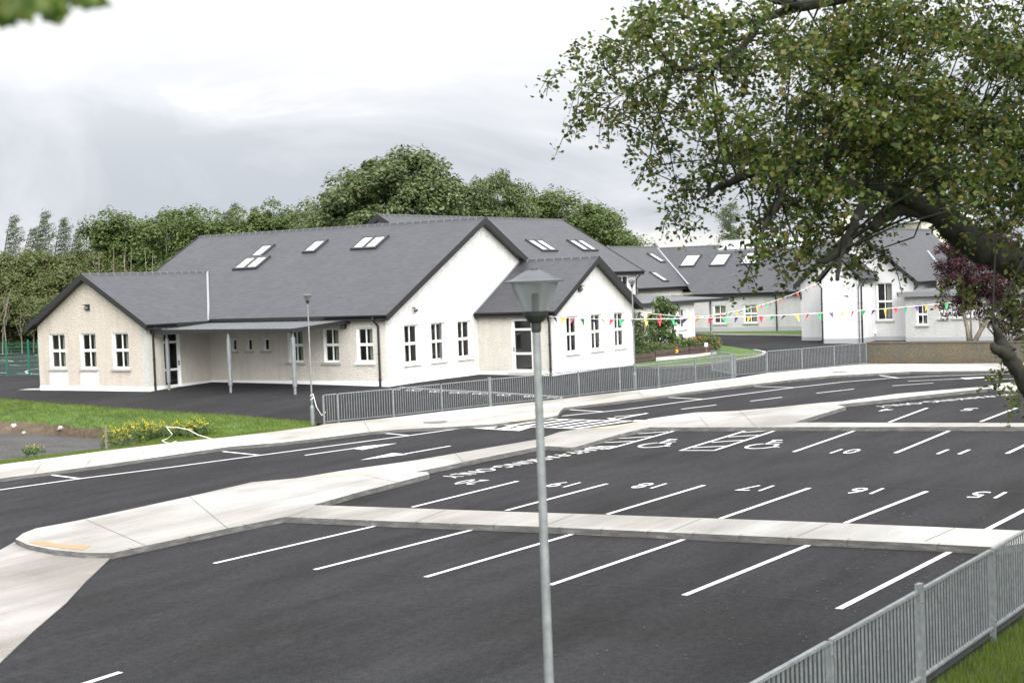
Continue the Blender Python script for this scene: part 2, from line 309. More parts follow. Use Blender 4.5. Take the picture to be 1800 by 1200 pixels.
class MB:
    def __init__(s): s.v = []; s.f = []; s.m = []; s.uv = {}; s.mats = []
    def mi(s, mname):
        if mname is None: mname = s.mats[0] if s.mats else 'white_paint'
        if mname not in s.mats: s.mats.append(mname)
        return s.mats.index(mname)
    def face(s, pts, m_=None, uv=None):
        b = len(s.v); s.v += [tuple(map(float, p)) for p in pts]; s.f.append(tuple(range(b, b+len(pts)))); s.m.append(s.mi(m_))
        if uv: s.uv[len(s.f)-1] = uv
    def obox(s, o, ax, ay, az, m_=None):
        o, ax, ay, az = map(lambda q: np.array(q, float), (o, ax, ay, az))
        c_ = [o, o+ax, o+ax+ay, o+ay]; c_ += [p+az for p in c_]; b = len(s.v); s.v += [tuple(p) for p in c_]; k = s.mi(m_)
        for f_ in ((0, 3, 2, 1), (4, 5, 6, 7), (0, 1, 5, 4), (1, 2, 6, 5), (2, 3, 7, 6), (3, 0, 4, 7)): s.f.append(tuple(b+i for i in f_)); s.m.append(k)
    def box(s, x0, y0, z0, x1, y1, z1, m_=None): s.obox((x0, y0, z0), (x1-x0, 0, 0), (0, y1-y0, 0), (0, 0, z1-z0), m_)
    def bar(s, a, b, w, h, m_=None, up=(0, 0, 1)):
        a, b, up = map(lambda q: np.array(q, float), (a, b, up)); d = b-a; sd = np.cross(d, up); n_ = np.linalg.norm(sd)
        sd = sd/n_ if n_ > 1e-6 else np.array([1., 0, 0]); u = np.cross(sd, d); u /= np.linalg.norm(u)
        s.obox(a-sd*w/2-u*h/2, sd*w, u*h, d, m_)
    def tube(s, pts, rad, n=8, m_=None, cap=True, jit=0):
        pts = [np.array(p, float) for p in pts]; k = s.mi(m_); b0 = len(s.v)
        if not isinstance(rad, (list, tuple)): rad = [rad]*len(pts)
        ref = np.array([0, 0, 1.])
        for i, p in enumerate(pts):
            d = pts[min(i+1, len(pts)-1)]-pts[max(i-1, 0)]; d = d/(np.linalg.norm(d)+1e-9)
            a = np.cross(d, ref if abs(d[2]) < .9 else np.array([1., 0, 0])); a /= np.linalg.norm(a); b = np.cross(d, a)
            for j in range(n):
                t_ = 2*math.pi*j/n; r_ = rad[i]*(1+jit*(rnd.random()-.5)); s.v.append(tuple(p+(a*math.cos(t_)+b*math.sin(t_))*r_))
        for i in range(len(pts)-1):
            for j in range(n):
                j2 = (j+1) % n; s.f.append((b0+i*n+j, b0+i*n+j2, b0+(i+1)*n+j2, b0+(i+1)*n+j)); s.m.append(k)
        if cap:
            s.f.append(tuple(b0+j for j in range(n))[::-1]); s.m.append(k); e_ = b0+(len(pts)-1)*n; s.f.append(tuple(e_+j for j in range(n))); s.m.append(k)
    def lathe(s, o, prof, n=24, m_=None): s.tube([(o[0], o[1], o[2]+z) for r, z in prof], [r for r, z in prof], n, m_, True) if False else s._lathe(o, prof, n, m_)
    def _lathe(s, o, prof, n, m_):
        b0 = len(s.v); k = s.mi(m_)
        for r, z in prof:
            for j in range(n): t_ = 2*math.pi*j/n; s.v.append((o[0]+r*math.cos(t_), o[1]+r*math.sin(t_), o[2]+z))
        for i in range(len(prof)-1):
            for j in range(n): j2 = (j+1) % n; s.f.append((b0+i*n+j, b0+i*n+j2, b0+(i+1)*n+j2, b0+(i+1)*n+j)); s.m.append(k)
    def build(s, name, parent=None, m_=None, smooth=False, org=None):
        if m_: s.mi(m_)
        me = bpy.data.meshes.new(name); og = ORG[parent] if parent is not None else Vector(org or (0, 0, 0))
        V = np.array(s.v, float)-np.array(og)
        me.from_pydata(V.tolist(), [], s.f)
        for q in s.mats: me.materials.append(MAT[q])
        me.polygons.foreach_set('material_index', s.m)
        if s.uv:
            ul = me.uv_layers.new(name='UVMap')
            for fi, uvs in s.uv.items():
                for li, uv in zip(me.polygons[fi].loop_indices, uvs): ul.data[li].uv = uv
        if smooth: me.polygons.foreach_set('use_smooth', [True]*len(me.polygons))
        me.update(); return link(name, me, parent, org)
def fastmesh(name, V, F, mname, parent=None, org=None, smooth=False):
    """V (n,3), F (k,4) or (k,3) numpy"""
    og = np.array(ORG[parent] if parent is not None else (org or (0, 0, 0)), float)
    me = bpy.data.meshes.new(name); V = (V-og).astype(np.float32); k, c_ = F.shape
    me.vertices.add(len(V)); me.vertices.foreach_set('co', V.ravel()); me.loops.add(k*c_); me.loops.foreach_set('vertex_index', F.ravel().astype(np.int32))
    me.polygons.add(k); me.polygons.foreach_set('loop_start', (np.arange(k)*c_).astype(np.int32)); me.polygons.foreach_set('loop_total', np.full(k, c_, np.int32))
    me.materials.append(MAT[mname]); me.update(calc_edges=True); me.validate()
    return link(name, me, parent, org)
# ------------------------------------------------------------------ draped sheets
def inpoly(x, y, P):
    P = np.asarray(P); r = np.zeros(len(x), bool); j = len(P)-1
    for i in range(len(P)):
        xi, yi = P[i]; xj, yj = P[j]
        c_ = ((yi > y) != (yj > y)) & (x < (xj-xi)*(y-yi)/(yj-yi+1e-12)+xi); r ^= c_; j = i
    return r
def dens(P, step):
    o = []
    for i in range(len(P)):
        a, b = np.array(P[i][:2], float), np.array(P[(i+1) % len(P)][:2], float); n = max(1, int(np.linalg.norm(b-a)/step))
        for k in range(n): o.append(a+(b-a)*k/n)
    return o
def sheet(name, P, mname, off=0., step=1.5, skirt=None, skirt_m='kerb_concrete', parent=None, zf=None, edges=None):
    """a polygon (world XY) draped on the ground, raised by off; skirt = kerb height below the edge"""
    zf = zf or HV
    B = dens(P, step); Q = [tuple(p) for p in B]; xs = [p[0] for p in Q]; ys = [p[1] for p in Q]
    gx, gy = np.meshgrid(np.arange(min(xs)+step*.37, max(xs), step), np.arange(min(ys)+step*.41, max(ys), step)); gx, gy = gx.ravel(), gy.ravel()
    ins = inpoly(gx, gy, Q); gx, gy = gx[ins], gy[ins]
    Bp = np.array(Q)
    if len(gx):
        ok = np.array([np.min((Bp[:, 0]-x)**2+(Bp[:, 1]-y)**2) > (step*.35)**2 for x, y in zip(gx, gy)]) if len(gx) < 40000 else np.ones(len(gx), bool)
        gx, gy = gx[ok], gy[ok]
    V2 = [Vector(q) for q in Q]+[Vector((x, y)) for x, y in zip(gx, gy)]
    n = len(Q)
    r = delaunay_2d_cdt(V2, [], [list(range(n))], 1, 1e-5)
    vo = np.array([[v.x, v.y] for v in r[0]]); z = zf(vo[:, 0], vo[:, 1])+off
    mb = MB(); k = mb.mi(mname); mb.v = [tuple(x) for x in np.c_[vo, z]]
    for f_ in r[2]:
        f_ = list(f_); a, b, c_ = (vo[i] for i in f_[:3])
        if (b[0]-a[0])*(c_[1]-a[1])-(b[1]-a[1])*(c_[0]-a[0]) < 0: f_ = f_[::-1]
        mb.f.append(tuple(f_)); mb.m.append(k)
    if skirt:
        zb = zf(Bp[:, 0], Bp[:, 1]); nn = len(Bp)
        for i in range(nn):
            j = (i+1) % nn; a, b = Bp[i], Bp[j]
            mb.face([(a[0], a[1], zb[i]+off), (b[0], b[1], zb[j]+off), (b[0], b[1], zb[j]+off-skirt), (a[0], a[1], zb[i]+off-skirt)], skirt_m)
    return mb
def px(P, dz=0.): return [at(a, b, dz)[:2] for a, b in P]
def stroke(mb, pts, w, off=.006, m_='line_paint', closed=False, taper=None):
    """painted line along world XY points"""
    P = [np.array(p[:2], float) for p in pts]
    if closed: P.append(P[0])
    Q = [P[0]]
    for a, b in zip(P[:-1], P[1:]):
        n = max(1, int(np.linalg.norm(b-a)/.7))
        for k in range(1, n+1): Q.append(a+(b-a)*k/n)
    Lf, Rt = [], []
    for i, q in enumerate(Q):
        if closed and i in (0, len(Q)-1): d = Q[1]-Q[-2]
        else: d = Q[min(i+1, len(Q)-1)]-Q[max(i-1, 0)]
        d /= np.linalg.norm(d)+1e-9; nrm = np.array([-d[1], d[0]])*w/2; Lf.append(q+nrm); Rt.append(q-nrm)
    A = np.array(Lf+Rt); z = HV(A[:, 0], A[:, 1])+off; n = len(Q)
    for i in range(n-1):
        mb.face([(*A[i+n], z[i+n]), (*A[i+1+n], z[i+1+n]), (*A[i+1], z[i+1]), (*A[i], z[i])], m_)
def fill(mb, pts, off=.006, m_='line_paint'):
    A = np.array([p[:2] for p in pts], float); z = HV(A[:, 0], A[:, 1])+off; mb.face([(x, y, q) for (x, y), q in zip(A, z)], m_)
# ------------------------------------------------------------------ terrain
PITX = [-150, 0, 60, 111, 187, 240, 300, 400, 480, 556]
PITY = [[694, 701, 706, 710, 716, 719.5, 723.5, 730, 736.5, 743], [712, 722, 725, 730, 737, 740, 744, 748, 748.5, 746], [736, 741, 742, 749, 755, 759, 762, 759, 755, 748],
        [760, 762, 763, 765, 772, 771, 767, 763, 757, 749], [818, 811, 805, 799, 790, 783, 775, 767, 758.5, 750], [826, 819.6, 812, 805, 795, 788.5, 781, 771, 761.5, 752]]
PITD = [0, -.08, -.30, -.62, -.56, 0]; PITT = [1, 1, 1, 1, 1, .8, .45, .2, .05, 0]
PG = np.array([[at(PITX[c_], PITY[r_][c_], PITD[r_]*PITT[c_]) for c_ in range(10)] for r_ in range(6)])
pit_poly = [PG[0][c_][:2] for c_ in range(10)]+[PG[5][c_][:2] for c_ in range(9, -1, -1)]
def build_ground():
    rr = [0]; r_ = 0
    while r_ < 2600: r_ += 1.6 if r_ < 75 else (5 if r_ < 200 else r_*.12); rr.append(r_)
    nA = 170; V = [(45, 25, 0)]
    for q in rr[1:]:
        for a in range(nA): t_ = 2*math.pi*a/nA; V.append((45+q*math.cos(t_), 25+q*math.sin(t_), 0))
    V = np.array(V); z = HV(V[:, 0], V[:, 1])-.10
    P = np.array(pit_poly); c_ = P.mean(0); big = c_+(P-c_)*1.0
    ins = inpoly(V[:, 0], V[:, 1], big); z[ins] -= 1.6
    V[:, 2] = z; F = []
    mb = MB(); k = mb.mi('field'); mb.v = [tuple(v) for v in V]
    for a in range(nA): mb.f.append((0, 1+a, 1+(a+1) % nA)); mb.m.append(k)
    for i in range(len(rr)-2):
        for a in range(nA):
            a2 = (a+1) % nA; b = 1+i*nA; mb.f.append((b+a, b+nA+a, b+nA+a2, b+a2)); mb.m.append(k)
    o = mb.build('ground', smooth=True); tag(o, 'green grass land spreading out round the school site', kind='structure')
build_ground()
def lerp_grid(G, cols, k, jitter):
    """refine rows of the pit surface between two rows"""
def pit_band(name, mb, r0, r1, c0, c1, m_, sub=6, jit=.04):
    A = PG[r0][c0:c1+1]; B = PG[r1][c0:c1+1]
    def along(row):
        o = []
        for a, b in zip(row[:-1], row[1:]):
            n = max(2, int(np.linalg.norm(b-a)/.5))
            for k in range(n): o.append(a+(b-a)*k/n)
        o.append(row[-1]); return o
    n = 60
    def res(row):
        o = np.array(along(row)); d = np.r_[0, np.cumsum(np.linalg.norm(np.diff(o, axis=0), axis=1))]; t_ = np.linspace(0, d[-1], n)
        return np.stack([np.interp(t_, d, o[:, i]) for i in range(3)], 1)
    # keep columns matched so neighbouring bands share edges
    cols = []
    for c_ in range(c0, c1):
        for k in range(sub): cols.append(c_+k/sub)
    cols.append(c1)
    def ev(r_, c_):
        i = min(int(c_), 8); f = c_-i; return PG[r_][i]*(1-f)+PG[r_][i+1]*f
    R_ = list(range(r0, r1+1)); grid = []
    for r_ in R_[:-1]:
        for k in range(5):
            f = k/5; grid.append([ev(r_, c_)*(1-f)+ev(r_+1, c_)*f for c_ in cols])
    grid.append([ev(r1, c_) for c_ in cols])
    g = np.array(grid); rs = np.random.RandomState(r0*7+c0); nz = rs.rand(*g.shape[:2])*jit; nz[0] = 0; nz[-1] = 0; nz[:, 0] = 0; nz[:, -1] = 0; g[:, :, 2] += nz
    for i in range(len(g)-1):
        for j in range(len(cols)-1): mb.face([g[i][j], g[i+1][j], g[i+1][j+1], g[i][j+1]], m_)
mb = MB(); pit_band('', mb, 0, 2, 0, 9, 'grass'); pit_band('', mb, 2, 5, 5, 9, 'grass'); pit_band('', mb, 4, 5, 0, 5, 'grass'); tag(mb.build('grass_bank', smooth=True), 'grassy bank between the playground and the roadside path', kind='structure')
mb = MB(); pit_band('', mb, 2, 3, 0, 5, 'soil', jit=.16); pit_band('', mb, 3, 4, 4, 5, 'soil'); tag(mb.build('soil_bank', smooth=True), 'bare brown earth face of the bank', kind='structure')
mb = MB(); pit_band('', mb, 3, 4, 0, 4, 'gravel', jit=.03); tag(mb.build('gravel_hollow', smooth=True), 'grey gravel floor of the dug out hollow', kind='structure')
# ------------------------------------------------------------------ asphalt
FL = [(572, 747), (620, 742.5), (692, 735), (777, 725), (862, 715.5), (942, 707.5), (1018, 698.5), (1090, 690.5), (1158, 683.5), (1223, 674), (1287, 666.5)]
road_in = [(-160, 866), (0, 822), (200, 796), (400, 773), (570, 750.5)]+[(a, b+1.5) for a, b in FL[1:]]+[(1347, 659), (1523, 642), (1785, 642), (2100, 644)]
NF = lambda x: 5.42-.037*(x-11.7)         # the near railing's line
def nfy(x, o=0): return (x, NF(x)+o)
east = [at(2100, 640)[:2]]
cp_poly = px([(-160, 866), (0, 822), (200, 797), (400, 774), (570, 752), (862, 718), (1090, 693), (1287, 668), (1347, 660), (1523, 643), (1785, 643), (2100, 646)]) + [(95, 4.0), nfy(60), nfy(20), nfy(12), nfy(4), (-12, 7.2), (-14, 30)]
# road beyond the middle pavement and car park on this side, split inside the pavement
PB_road = [(27, 947), (40, 937), (63, 928), (133, 915), (333, 872), (443, 847), (520, 840), (600, 827), (733, 808), (943, 772), (983, 759), (1020, 753), (1067, 750), (1100, 746), (1142, 735.6), (1222, 724.5), (1293, 722), (1360, 716), (1443, 707.5), (1480, 705), (1577, 691.7), (1727, 679.5), (1764, 673), (1800, 670), (1900, 664)]
PB_park = [(1900, 694), (1800, 688), (1756, 685.5), (1738, 682.5), (1700, 686), (1577, 699.5), (1489, 709), (1470, 711), (1487, 714.5), (1396, 742), (1600, 742.5), (1800, 743), (1900, 743.5), (1900, 750), (1800, 749.5), (1400, 750), (1142, 750.5), (1100, 760), (1050, 774), (1012, 785), (1003, 786), (963, 783.5), (940, 786), (850, 804), (790, 817), (730, 829), (751, 829), (755, 832.5), (700, 847), (640, 862), (550, 887), (723, 892.7), (1067, 904), (1400, 915.6), (1800, 932), (1840, 934)]
PB_low = [(1747, 961), (1600, 953.5), (1444, 946.7), (1100, 931.7), (947, 925), (700, 916), (500, 908), (400, 928), (300, 949), (197, 971), (150, 971), (97, 966), (50, 957)]
split = px([(40, 942), (333, 878), (520, 848), (733, 818), (963, 776), (1142, 743), (1293, 730), (1443, 711), (1577, 695), (1738, 680.5), (1800, 678), (2000, 672)])
road_far = px([(-400, 905), (-160, 866), (0, 822), (200, 797), (400, 774), (570, 752), (862, 718), (1090, 693), (1287, 668), (1347, 660), (1523, 643), (1785, 643), (2100, 646)])
sp0 = np.array(split[0]); far_l = sp0+np.array([-14., 6.])
o = sheet('road', list(road_far)+list(split[::-1])+[far_l], 'asphalt', 0, 1.4).build('road', smooth=True); tag(o, 'dark tarmac access road curving past the school', kind='structure')
car_park = sheet('car_park', list(split)+[(95, 4.0), nfy(60), nfy(20), nfy(12), nfy(4), (-12, 7.2), tuple(far_l)], 'asphalt', 0, 1.2).build('car_park', smooth=True); tag(car_park, 'dark tarmac car park with white numbered bays', kind='structure')
ROAD = o
pgp = px([(570, 747), (556, 743.5), (480, 737), (400, 730.5), (200, 717), (0, 701.5), (-150, 694)])+[(40, 95), (52, 112)]
pgp += px([(-60, 625), (0, 623.5), (69, 618.5)])+[(75, 95), (110, 80), (150, 70), (150, 8)]+px([(2100, 638), (1785, 638), (1523, 639), (1347, 656)])+px([(a, b-1) for a, b in FL[::-1][:-1]])
o = sheet('playground', pgp, 'playground_asphalt', 0.0, 2.2).build('playground', smooth=True); tag(o, 'dark tarmac playground surrounding the school buildings', kind='structure'); PLAY = o
# ------------------------------------------------------------------ pavements
fa_road = [(-160, 882), (0, 840.5), (100, 827.5), (200, 814), (300, 799.5), (400, 785), (500, 776.5), (575, 768), (650, 758.5), (710, 754), (767, 751), (866, 745), (957, 734), (980, 729.5), (985, 722), (992, 716), (1060, 708), (1133, 699.5), (1267, 681.5), (1333, 674), (1400, 666), (1467, 659.5), (1600, 652.5), (1783, 651), (2100, 650)]
fa_in = [(2100, 640), (1785, 640), (1523, 641), (1347, 658)]+[(a, b+1) for a, b in FL[::-1]]+[(555, 752), (480, 761.5), (400, 771), (300, 781), (240, 788.5), (187, 795), (111, 805), (60, 812), (0, 819.6), (-160, 858)]
P = px(fa_road, .1)+px(fa_in, .04)
o = sheet('pavement', P, 'concrete_fresh', .1, .9, skirt=.16).build('pavement', org=(0, 0, 0)); tag(o, 'pale concrete roadside footpath running along the school railing', kind='structure'); PATH = o
PBP = px(PB_road, .12)+px(PB_park, .12)+[tuple(np.array(px([(1840, 934)], .12)[0])+np.array([-.3, -.6]))]+px(PB_low, .12)
o = sheet('pavement', PBP, 'concrete', .12, .8, skirt=.2).build('pavement'); tag(o, 'pale concrete kerbed walkway dividing road and car park bays', kind='structure'); WALK = o
RP = px([(25, 952), (50, 957.5), (97, 966.5), (150, 971.5), (196, 974), (192, 982), (150, 1022), (117, 1058), (60, 1107), (30, 1135), (7, 1157), (-20, 1185), (-260, 1120), (-260, 1010), (-60, 985), (0, 966)], .02)
o = sheet('concrete_crossing', RP, 'concrete_ramp', .02, .9, skirt=.03).build('concrete_crossing'); tag(o, 'worn concrete ramp strip leading off the walkway tip', kind='structure')
# joints across the paths
def joints(parent, pairs, dz):
    mb = MB()
    for a, b in pairs:
        p, q = at(*a, dz)[:2], at(*b, dz)[:2]; stroke(mb, [p, q], .02, dz+.003, 'joint_dark')
    mb.build('joint', parent)
joints(WALK, [((560+i*112, 888+i*3.9), (505+i*112, 908+i*4.3)) for i in range(0, 11, 2)]+[((333, 872), (400, 928)), ((150, 912), (255, 958)), ((600, 827), (700, 847)), ((800, 796), (815, 812)), ((1222, 724), (1245, 750)), ((1300, 722), (1330, 750))], .12)
joints(PATH, [((60+i*90, 832-i*12.6), (75+i*90, 811-i*9.5)) for i in range(0, 5)]+[((650, 758), (640, 741)), ((1133, 699.5), (1120, 688)), ((1267, 681.5), (1250, 671)), ((1400, 666), (1390, 655))], .1)
mb = MB()
def kerbj(P, dz, h, step=.914):
    W_ = [np.array(p) for p in px(P, dz)]
    for a, b in zip(W_[:-1], W_[1:]):
        Lg = np.linalg.norm(b-a)
        if Lg < .3: continue
        d = (b-a)/Lg; nv = np.array([-d[1], d[0]])
        for k in range(int(Lg/step)):
            p = a+d*(k+.5)*step; z = H(*p)
            for sgn in (1, -1): o_ = p+nv*.003*sgn; mb.face([(*(o_-d*.008), z+dz), (*(o_+d*.008), z+dz), (*(o_+d*.008), z), (*(o_-d*.008), z)], 'joint_dark')
            stroke(mb, [p+nv*.13, p-nv*.13], .016, dz+.003, 'joint_dark')
kerbj(PB_low[::-1], .12, .12); kerbj(PB_park[26:31], .12, .12); kerbj(PB_park[16:22], .12, .12); mb.build('kerb_joint', WALK)
def tact(parent, P, m_, dz): 
    mb = MB(); fill(mb, px(P, dz), dz+.006, m_); mb.build('tactile_paving', parent)
tact(WALK, [(50, 953), (75, 950), (97, 955), (130, 957.5), (160, 959), (146, 966.5), (100, 962), (67, 958)], 'tactile', .12)
tact(WALK, [(566, 834), (600, 831), (668, 831.5), (655, 835), (600, 836), (560, 839)], 'tactile_faded', .12); tact(WALK, [(1040, 752), (1085, 747), (1130, 740), (1100, 748), (1068, 753)], 'tactile_faded', .12)
tact(PATH, [(868, 742), (900, 736.5), (940, 732), (970, 729), (962, 732.5), (905, 741)], 'tactile_faded', .1)
# ------------------------------------------------------------------ painted markings
mb = MB()
def pl(P, w=.11, m_='line_paint', off=.006): stroke(mb, px(P), w, off, m_)
pl([(-150, 883), (0, 860.7), (143, 840.7), (300, 821), (457, 800), (500, 794.3), (620, 778.5), (717, 765.7), (790, 755.5), (823, 751.7)])
for P_ in ([(77, 833), (142, 841)], [(391.7, 793.3), (458, 800)], [(650, 759), (717, 765)], [(1002, 720), (1062, 723.6)], [(1169, 698), (1236, 701.5)], [(1324, 679), (1394, 681)], [(1546, 659.6), (1580, 664.4)]): pl(P_)
pl([(988, 731), (1100, 719.5), (1236, 701.5), (1396, 681), (1480, 671.5), (1560, 665), (1660, 660), (1787, 656.5), (1900, 655)])
for P_ in ([(1080, 732.5), (1136, 727)], [(1198, 719), (1259, 711.5)], [(1319, 705), (1375, 698)], [(1435, 691), (1501, 683.6)], [(1569, 678), (1641, 673)], [(1731, 668), (1790, 665)], [(1596, 670), (1690, 665.5)]): pl(P_)
pl([(1690, 665.5), (1756, 662)], .12)
fill(mb, px([(1688, 664), (1697, 666.6), (1756, 661.8)])); pl([(536, 800), (625, 787.5)]); fill(mb, px([(618, 788), (637, 790.5), (698, 779), (640, 784)]))
pl([(792, 783.5), (712, 797.5)]); fill(mb, px([(633, 808.5), (690, 796), (717, 798.3)]))
mb.build('road_marking', ROAD)
# crossing: hatched build-out
mb = MB()
q = lambda x, y: (800+x/5, 700+y/5)
for P_ in ([(160, 260), (560, 284), (665, 250)], [(400, 236), (1130, 268), (1170, 262)], [(400, 236), (160, 260)], [(780, 180), (1700, 200)], [(1380, 192), (1690, 130)]): pl([q(*a) for a in P_], .13)
for P_ in ([(170, 258), (395, 236), (330, 268)], [(350, 270), (440, 276), (520, 248), (470, 244)], [(460, 276), (560, 284), (650, 252), (560, 249)]): fill(mb, px([q(*a) for a in P_]))
lo_ = lambda t_: (420+t_*720, 238+t_*29); up_ = lambda t_: (790+t_*830, 181+t_*18)
for k in range(6):
    c_ = (k+.5)/6; stroke(mb, px([q(*lo_(c_)), q(*up_(c_))]), .23, .012)
for P_ in ([(1330, 175), (1400, 173), (1450, 190), (1390, 192)], [(1580, 190), (1670, 192), (1620, 203), (1560, 206)]): fill(mb, px([q(*a) for a in P_]))
mb.build('crossing_marking', ROAD)
bays = [((376, 990), (665, 923)), ((553, 1001), (830, 931)), ((748, 1014), (1008, 938)), ((967, 1028), (1207, 946)), ((1203, 1046), (1426, 956)), ((1474, 1070), (1675, 967)), ((-30, 1258), (212, 1181)),
        ((725, 891), (910, 845.5)), ((890, 897), (1067, 850)), ((1068, 903.5), (1238, 852.5)), ((1267, 911), (1423, 857.5)), ((1486, 919), (1629, 863.5)), ((1736, 930), (1860, 866)),
        ((1395, 794), (1502, 757)), ((1574, 796), (1669, 757)), ((1770, 797), (1850, 759)), ((1563, 742), (1630, 717)), ((1724, 741), (1787, 717))]
for a, b in bays:
    mb = MB(); pl([a, b]); mb.build('bay_line', car_park)
mb = MB(); z_ = lambda x, y: (1000+x/4.286, 730+y/4.286)
for P_ in ([(825, 108), (300, 252), (90, 247)], [(510, 138), (745, 122)], [(370, 174), (625, 158)], [(235, 206), (495, 193)], [(130, 240), (380, 231)]): pl([z_(*a) for a in P_])
mb.build('hatched_bay', car_park)
mb = MB()
for P_ in ([(1350, 110), (840, 264), (1095, 264), (1580, 106)], [(1310, 128), (1530, 114)], [(1200, 162), (1430, 148)], [(1075, 203), (1330, 185)], [(935, 243), (1205, 229)]): pl([z_(*a) for a in P_])
mb.build('hatched_bay', car_park)
mb = MB(); stroke(mb, px([(730, 831), (900, 836), (1100, 842), (1250, 846), (1400, 850), (1600, 856), (1900, 868)]), .03, .005, 'seam'); stroke(mb, px([(600, 1005), (1200, 1035), (1500, 1062)]), .02, .005, 'seam'); mb.build('tarmac_seam', car_park)
def painted(name, local, o, d, u, parent, m_='line_paint'):
    """text or outline mesh in local (x,y) laid on the ground: o + x*d + y*u"""
    verts, faces = local; mb = MB(); k = mb.mi(m_)
    A = np.array([np.array(o[:2])+x*np.array(d)+y*np.array(u) for x, y in verts]); z = HV(A[:, 0], A[:, 1])+.007
    mb.v = [(x, y, q) for (x, y), q in zip(A, z)]
    for f_ in faces: mb.f.append(tuple(f_)); mb.m.append(k)
    return mb.build(name, parent)
def text_mesh(s, w=None, h=None, bold=0.0):
    cu = bpy.data.curves.new('t', 'FONT'); cu.body = s; cu.size = 1; cu.align_x = 'CENTER'; cu.offset = bold; cu.resolution_u = 3; cu.space_character = 1.08
    ob = bpy.data.objects.new('t', cu); COL.objects.link(ob); bpy.context.view_layer.update()
    me = bpy.data.meshes.new_from_object(ob.evaluated_get(bpy.context.evaluated_depsgraph_get()))
    V = np.array([v.co[:2] for v in me.vertices]); F = [list(p.vertices) for p in me.polygons]
    bpy.data.objects.remove(ob); bpy.data.curves.remove(cu); bpy.data.meshes.remove(me)
    mn, mx_ = V.min(0), V.max(0); V = (V-(mn+mx_)/2)/(mx_-mn)
    return V*np.array([w, h]), F
def reorder(F): return F
for s, c_ in (('20', (827, 847)), ('19', (988, 851.5)), ('18', (1139, 853.5)), ('17', (1327, 857.5)), ('16', (1519, 862.5)), ('15', (1734, 869.5))):
    painted('bay_number', text_mesh(s, .62, .78), at(*c_), (0, 1), (-1, 0), car_park)
for s, c_ in (('10', (1488, 793)), ('11', (1676, 794))):
    painted('bay_number', text_mesh(s, .62, .85), at(*c_), (0, -1), (1, 0), car_park)
painted('bay_number', text_mesh('4', .4, .8), at(1558, 720.5), (0, 1), (-1, 0), car_park); painted('bay_number', text_mesh('5', .4, .8), at(1703, 719.5), (0, 1), (-1, 0), car_park)
def along_text(s, a, b, h, off):
    p, q_ = at(*a)[:2], at(*b)[:2]; d = q_-p; Lg = np.linalg.norm(d); d /= Lg; u = np.array([-d[1], d[0]])
    painted('lettering', text_mesh(s, Lg, h, .0), (p+q_)/2+u*off, d, u, car_park)
along_text('STAFF-PARKING-ONLY', (1058, 784), (774, 838.5), .6, .22)
along_text('STAFF-PARKING-ONLY', (1812, 688.5), (1532, 714.5), .66, .33)
def wheelchair(c_):
    P_ = []; mb = MB(); o_ = at(*c_)[:2]
    W2 = lambda x, y: o_+np.array([y, -x])
    arc = [W2(-.05+.40*math.cos(math.radians(a)), -.35+.55*math.sin(math.radians(a))) for a in range(115, 345, 15)]
    stroke(mb, arc, .1); stroke(mb, [W2(-.22, .95), W2(-.12, .1), W2(.22, .08), W2(.38, -.55), W2(.52, -.5)], .11); stroke(mb, [W2(-.18, .45), W2(.2, .45)], .09); stroke(mb, [W2(-.32, .95), W2(-.02, .95)], .14)
    mb.build('wheelchair_symbol', car_park)
wheelchair((1164, 779.5)); wheelchair((1352, 781.0))
# playground markings
mb = MB()
u_ = lambda x, y: (660+x/5.294, 660+y/5.294)
pl([u_(*a) for a in ((220, 105), (640, 132), (1170, 158), (1760, 195))], .06); pl([u_(*a) for a in ((300, 119), (640, 140), (1170, 166), (1720, 199))], .05)
for x0, x1, yy in ((115, 235, 128), (285, 430, 137), (500, 630, 150), (690, 870, 160), (900, 1060, 170), (1130, 1260, 182), (1380, 1480, 195), (1600, 1740, 207)):
    pl([u_(x0, yy+3), u_(x0+18, yy-6), u_(x1, yy-5), u_(x1-22, yy+6), u_(x0, yy+3)], .06); pl([u_((x0+x1)/2, yy-5), u_((x0+x1)/2-14, yy+5)], .05)
for P_ in ([(0, 628.5), (40, 626), (69, 624.8)], [(0, 637.5), (20, 635.5), (69, 631.5)], [(16, 642), (40, 642.5), (69, 640)], [(69, 647.5), (52, 650), (44, 653), (48, 655.5), (56, 657), (71, 657)], [(30, 656.5), (71, 657)], [(0, 655), (13, 655.5)], [(0, 633), (15, 633.5), (23, 634.5)]): pl(P_, .09)
mb.build('court_marking', PLAY)
mb = MB(); stroke(mb, px([(-60, 624.5), (0, 624), (40, 621.5), (75, 619)]), .5, .1, 'concrete'); o = mb.build('kerb'); tag(o, 'pale kerb along the far edge of the games court', kind='structure')
mb = MB(); fill(mb, px([(31, 685.5), (50, 683), (73, 682.5), (73, 685.5)]), .012, 'concrete'); o = mb.build('paving_slab', PLAY)
